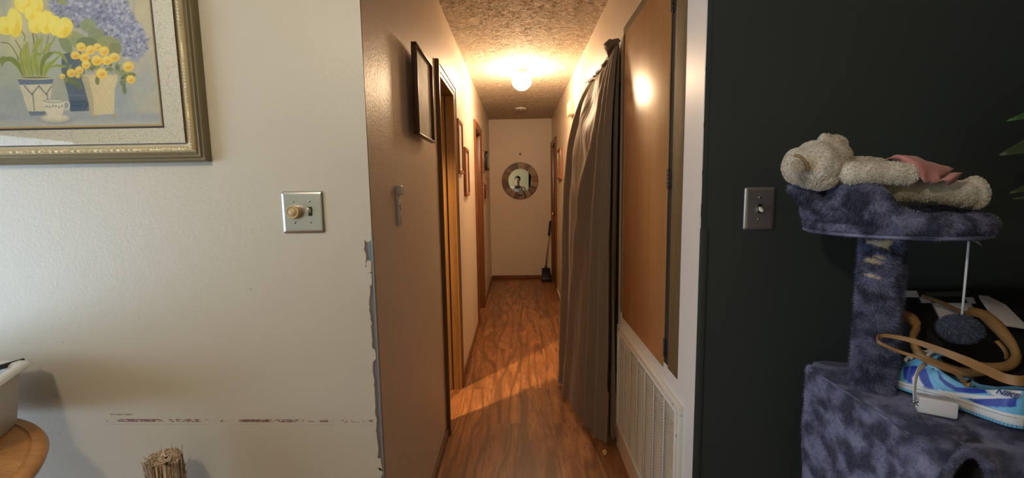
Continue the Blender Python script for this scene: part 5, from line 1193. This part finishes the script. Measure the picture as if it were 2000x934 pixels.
rings = [rg_(.046, TZ + .001, .012), rg_(.038, TZ + .006, .016), rg_(.026, TZ + .10, .02), rg_(.020, RZ - .012, .022), rg_(.018, RZ - .009, .022), rg_(.004, RZ - .014, .02), rg_(0, RZ - .010, .02), rg_(.002, RZ - .003, .03), rg_(.010, RZ, .03), rg_(.024, RZ - .001, .032), rg_(.031, RZ - .006, .033), rg_(.043, TZ + .10, .033), rg_(.064, TZ + .008, .033)]
mb = MB(); mb.grid(rings, True); mb.add(rings[0], [tuple(range(len(rings[0])))]); mb.add(rings[-1], [tuple(range(len(rings[-1])))]); mb.build('tub_shell', M['tub'], t, True, angle=60)
# thin dark strip along the rim
a_, b_ = at(46, 700, 'Z', RZ + .0008), at(-14, 717, 'Z', RZ + .0008); d_ = (b_ - a_).normalized(); nn_ = Vector((d_.y, -d_.x, 0)) * .0045
mb = MB(); mb.add([a_ + nn_, a_ - nn_, b_ - nn_ * 1.3, b_ + nn_ * 1.3, a_ + nn_ - Vector((0, 0, .012)), a_ - nn_ - Vector((0, 0, .012)), b_ - nn_ * 1.3 - Vector((0, 0, .012)), b_ + nn_ * 1.3 - Vector((0, 0, .012))], [(0, 1, 2, 3), (4, 7, 6, 5), (0, 4, 5, 1), (1, 5, 6, 2), (2, 6, 7, 3), (3, 7, 4, 0)])
mb.build('dark_rim_strip', M['black'], t, bevel=.0006)

# ------------------------------------------------------------------ clawed post by the left wall
s_t = at(326, 884, 'Y', 1.12); sl, sr = at(291, 925, 'Y', 1.12).x, at(356, 925, 'Y', 1.12).x; sx_, srr = (sl + sr) / 2, (sr - sl) / 2 * .95
def post_pt(a, f, z):
    gr = noise.noise(Vector((math.cos(a) * 6, math.sin(a) * 6, z * 5))) * .0045 + abs(noise.noise(Vector((math.cos(a) * 14, math.sin(a) * 14, z * 9)))) * .0040 - abs(noise.noise(Vector((math.cos(a) * 26, math.sin(a) * 26, z * 12)))) * .003
    return (srr - .001 + gr) * f
rows = []; cols = []
for i in range(190):
    if i < 130: z = lerp(0, s_t.z - .022, (i / 129) ** .6); f = 1
    else: q = (i - 129) / 60; z = s_t.z - .022 + .022 * math.sin(q * PI / 2); f = math.cos(q * PI / 2 * .985) ** .75
    row = []
    for a in np.linspace(0, 2 * PI, 141)[:-1]:
        r = post_pt(a, f, z); row.append((sx_ + r * math.cos(a), 1.12 + r * math.sin(a) * .9, z + .006 * noise.noise(Vector((math.cos(a) * 5 * f, math.sin(a) * 5 * f, 8))) * (f < .99)))
        g = noise.noise(Vector((math.cos(a) * 24 * max(f, .4), math.sin(a) * 24 * max(f, .4), z * 14))); g2 = noise.noise(Vector((math.cos(a) * 4, math.sin(a) * 4, z * 10 + 3)))
        c = srgb(196, 176, 148) if g > -.05 else srgb(120, 84, 52)
        if g > .25: c = srgb(226, 220, 208)
        if g2 > .25: c = c * .55
        cols.append(c)
    rows.append(row)
mb = MB(); mb.grid(rows, True); mb.add(rows[-1], [tuple(range(140))]); me = bpy.data.meshes.new('post'); me.from_pydata(mb.v, [], mb.f); set_vcol(me, np.array(cols))
t = thing('clawed_wooden_post', 'splintered pale wooden post with a screw hole standing at the cream wall', 'post', (sx_, 1.12, 0))
link('splintered_post', me, vcol('splintered_wood', rough=.85), t, True)
for u_, v_, r in ((325, 906, .0045), (325, 894, .0028)):
    p = at(u_, v_, 'Y', 1.12 - srr * .80); mb = MB(); mb.ell(p, (r, .004, r * .9), None, 16, 10); mb.build('screw_hole', M['voiddark'], t, True)
mb = MB()
for q in range(70):
    a = random.uniform(PI * 1.05, PI * 1.95) if q % 3 else random.uniform(0, PI); z = random.uniform(s_t.z - .09, s_t.z - .012); r = post_pt(a, 1, z)
    p = Vector((sx_ + r * math.cos(a), 1.12 + r * math.sin(a) * .9, z)); d = Vector((math.cos(a) * .004, math.sin(a) * .004, random.uniform(.008, .022)))
    mb.tube([p - Vector((0, 0, .01)), p + d * .6, p + d + Vector((math.cos(a) * .002, math.sin(a) * .002, .002))], [.0012, .0011, .0003], 5)
mb.build('splinters', newmat('pale_splinters', (.50, .41, .30), .8), t)

# ------------------------------------------------------------------ the photographer (seen in the round mirror)
def skinned(verts, edges, radii, name, mat, parent, sub=2, root=0):
    me = bpy.data.meshes.new(name); me.from_pydata([tuple(v) for v in verts], edges, []); o = link(name, me, mat, parent)
    sk = o.modifiers.new('sk', 'SKIN'); sk.branch_smoothing = .6
    for i, r in enumerate(radii):
        d = me.skin_vertices[0].data[i]; d.radius = (r, r) if not isinstance(r, tuple) else r; d.use_root = (i == root)
    s_ = o.modifiers.new('s', 'SUBSURF'); s_.levels = sub; s_.render_levels = sub
    m2 = evaluated(o); o.modifiers.clear(); o.data = m2; m2.name = name
    if not m2.materials: m2.materials.append(mat)
    for p in m2.polygons: p.use_smooth = True
    return o
t = thing('person', 'person in a grey shirt holding up a phone, reflected in the round mirror', 'person', (0, -.42, 0))
PYB = -.40
V_ = []; E_ = []; R_ = []
def addv(p, r, par=None):
    V_.append(Vector(p)); R_.append(r)
    if par is not None: E_.append((par, len(V_) - 1))
    return len(V_) - 1
pel = addv((0, PYB, .94), (.15, .105)); bel = addv((0, PYB, 1.08), (.135, .10), pel); che = addv((0, PYB - .01, 1.26), (.155, .11), bel); upc = addv((0, PYB - .01, 1.38), (.13, .085), che)
nk = addv((0, PYB + .01, 1.465), .055, upc); hd0 = addv((0, PYB + .03, 1.54), (.060, .068), nk); hd1 = addv((0, PYB + .035, 1.605), (.074, .088), hd0); hd2 = addv((0, PYB + .025, 1.66), (.074, .086), hd1); hd3 = addv((0, PYB + .015, 1.705), (.045, .055), hd2)
hands = []
for s_ in (-1, 1):
    sh = addv((s_ * .17, PYB - .005, 1.375), .058, upc); el = addv((s_ * .235, PYB + .08, 1.15), .044, sh); fo = addv((s_ * .17, PYB + .22, 1.26), .036, el); wr = addv((s_ * .110, -.075, 1.345), .025, fo)
    pa = addv((s_ * .098, -.055, 1.375), (.022, .016), wr)
    for q, (dz, ln) in enumerate(((.030, .9), (.014, 1.0), (-.002, .95), (-.017, .8))):
        b0 = addv((s_ * .102, -.042, 1.385 + dz), .0095, pa); b1 = addv((s_ * .093, -.024 - .003 * q, 1.392 + dz), .0088, b0); b2 = addv((s_ * (.093 - .026 * ln), -.0185, 1.394 + dz), .0078, b1)
    th0 = addv((s_ * .088, -.068, 1.372), .0105, wr); th1 = addv((s_ * .066, -.060, 1.388), .009, th0)
    hp = addv((s_ * .085, PYB, .87), .088, pel); kn_ = addv((s_ * .10, PYB + .01, .49), .058, hp); an = addv((s_ * .11, PYB - .02, .09), .038, kn_); to = addv((s_ * .13, PYB + .13, .035), (.04, .03), an)
skin = newmat('skin', (.48, .29, .20), .5)
body = skinned(V_, E_, R_, 'body', skin, t)
hdp = Vector((0, PYB + .03, 1.63))
mb = MB(); mb.ell(hdp + Vector((0, .090, -.012)), (.013, .02, .020), None, 14, 10)
mb.build('nose', skin, t, True)
for s_ in (-1, 1): mb = MB(); mb.ell(hdp + Vector((s_ * .079, -.01, -.01)), (.010, .02, .03), None, 12, 8); mb.build('ear', skin, t, True)
for s_ in (-1, 1):
    mb = MB(); mb.ell(hdp + Vector((s_ * .030, .078, .012)), (.012, .010, .008), None, 12, 8); e = mb.build('eye', newmat('eye_white', (.7, .7, .7), .3), t, True); mb = MB(); mb.ell(hdp + Vector((s_ * .030, .086, .012)), (.0055, .004, .0055), None, 10, 8); mb.build('iris', M['black'], e, True)
    mb = MB(); mb.tube([hdp + Vector((s_ * .014, .086, .028)), hdp + Vector((s_ * .032, .086, .033)), hdp + Vector((s_ * .047, .076, .027))], .004, 8); mb.build('eyebrow', newmat('brow_hair', (.03, .02, .015), .7), t, True)
mb = MB(); mb.ell(hdp + Vector((0, .078, -.048)), (.023, .010, .007), None, 14, 8); mb.build('mouth', newmat('lips', (.36, .14, .12), .5), t, True)
mb = MB(); mb.ell(hdp + Vector((0, -.022, .035)), (.089, .088, .078), None, 24, 16); mb.ell(hdp + Vector((0, .035, .082)), (.07, .05, .028), None, 20, 12)
for s_ in (-1, 1): mb.ell(hdp + Vector((s_ * .072, -.015, .01)), (.018, .05, .05), None, 14, 10)
link('hair', remeshed(mb, .007, 3), newmat('dark_hair', (.028, .02, .016), .6), t, True)
V_ = []; E_ = []; R_ = []
a0 = addv((0, PYB, .90), (.165, .12)); a1 = addv((0, PYB, 1.08), (.152, .115), a0); a2 = addv((0, PYB - .01, 1.26), (.172, .128), a1); a3_ = addv((0, PYB - .01, 1.385), (.145, .10), a2); a4 = addv((0, PYB + .005, 1.435), .07, a3_)
for s_ in (-1, 1):
    b0 = addv((s_ * .175, PYB - .005, 1.378), .070, a3_); b1 = addv((s_ * .215, PYB + .045, 1.23), .060, b0)
skinned(V_, E_, R_, 'shirt', newmat('grey_shirt', (.40, .43, .48), .8), t)
V_ = []; E_ = []; R_ = []
a0 = addv((0, PYB, .92), (.16, .12))
for s_ in (-1, 1):
    hp = addv((s_ * .088, PYB, .84), .100, a0); kn_ = addv((s_ * .10, PYB + .01, .49), .074, hp); an = addv((s_ * .11, PYB - .02, .12), .060, kn_)
skinned(V_, E_, R_, 'trousers', newmat('navy_trousers', (.04, .05, .09), .8), t)
t = thing('phone', 'black phone held up in both hands, reflected in the mirror', 'phone', (0, -.03, 1.36))
mb = MB(); mb.box((-.080, -.036, 1.356), (.080, -.027, 1.446)); mb.build('phone_body', M['black'], t, bevel=.004)
for q in range(3): mb = MB(); mb.lathe([(.009, 0), (.009, .002), (.006, .0024), (.001, .0024)], Matrix.Translation((-.062 + q * .0, -.027, 1.418 - q * .022)) @ Matrix.Rotation(-PI / 2, 4, 'X'), 20, False); mb.build('camera_lens', M['darksteel'], t, True)
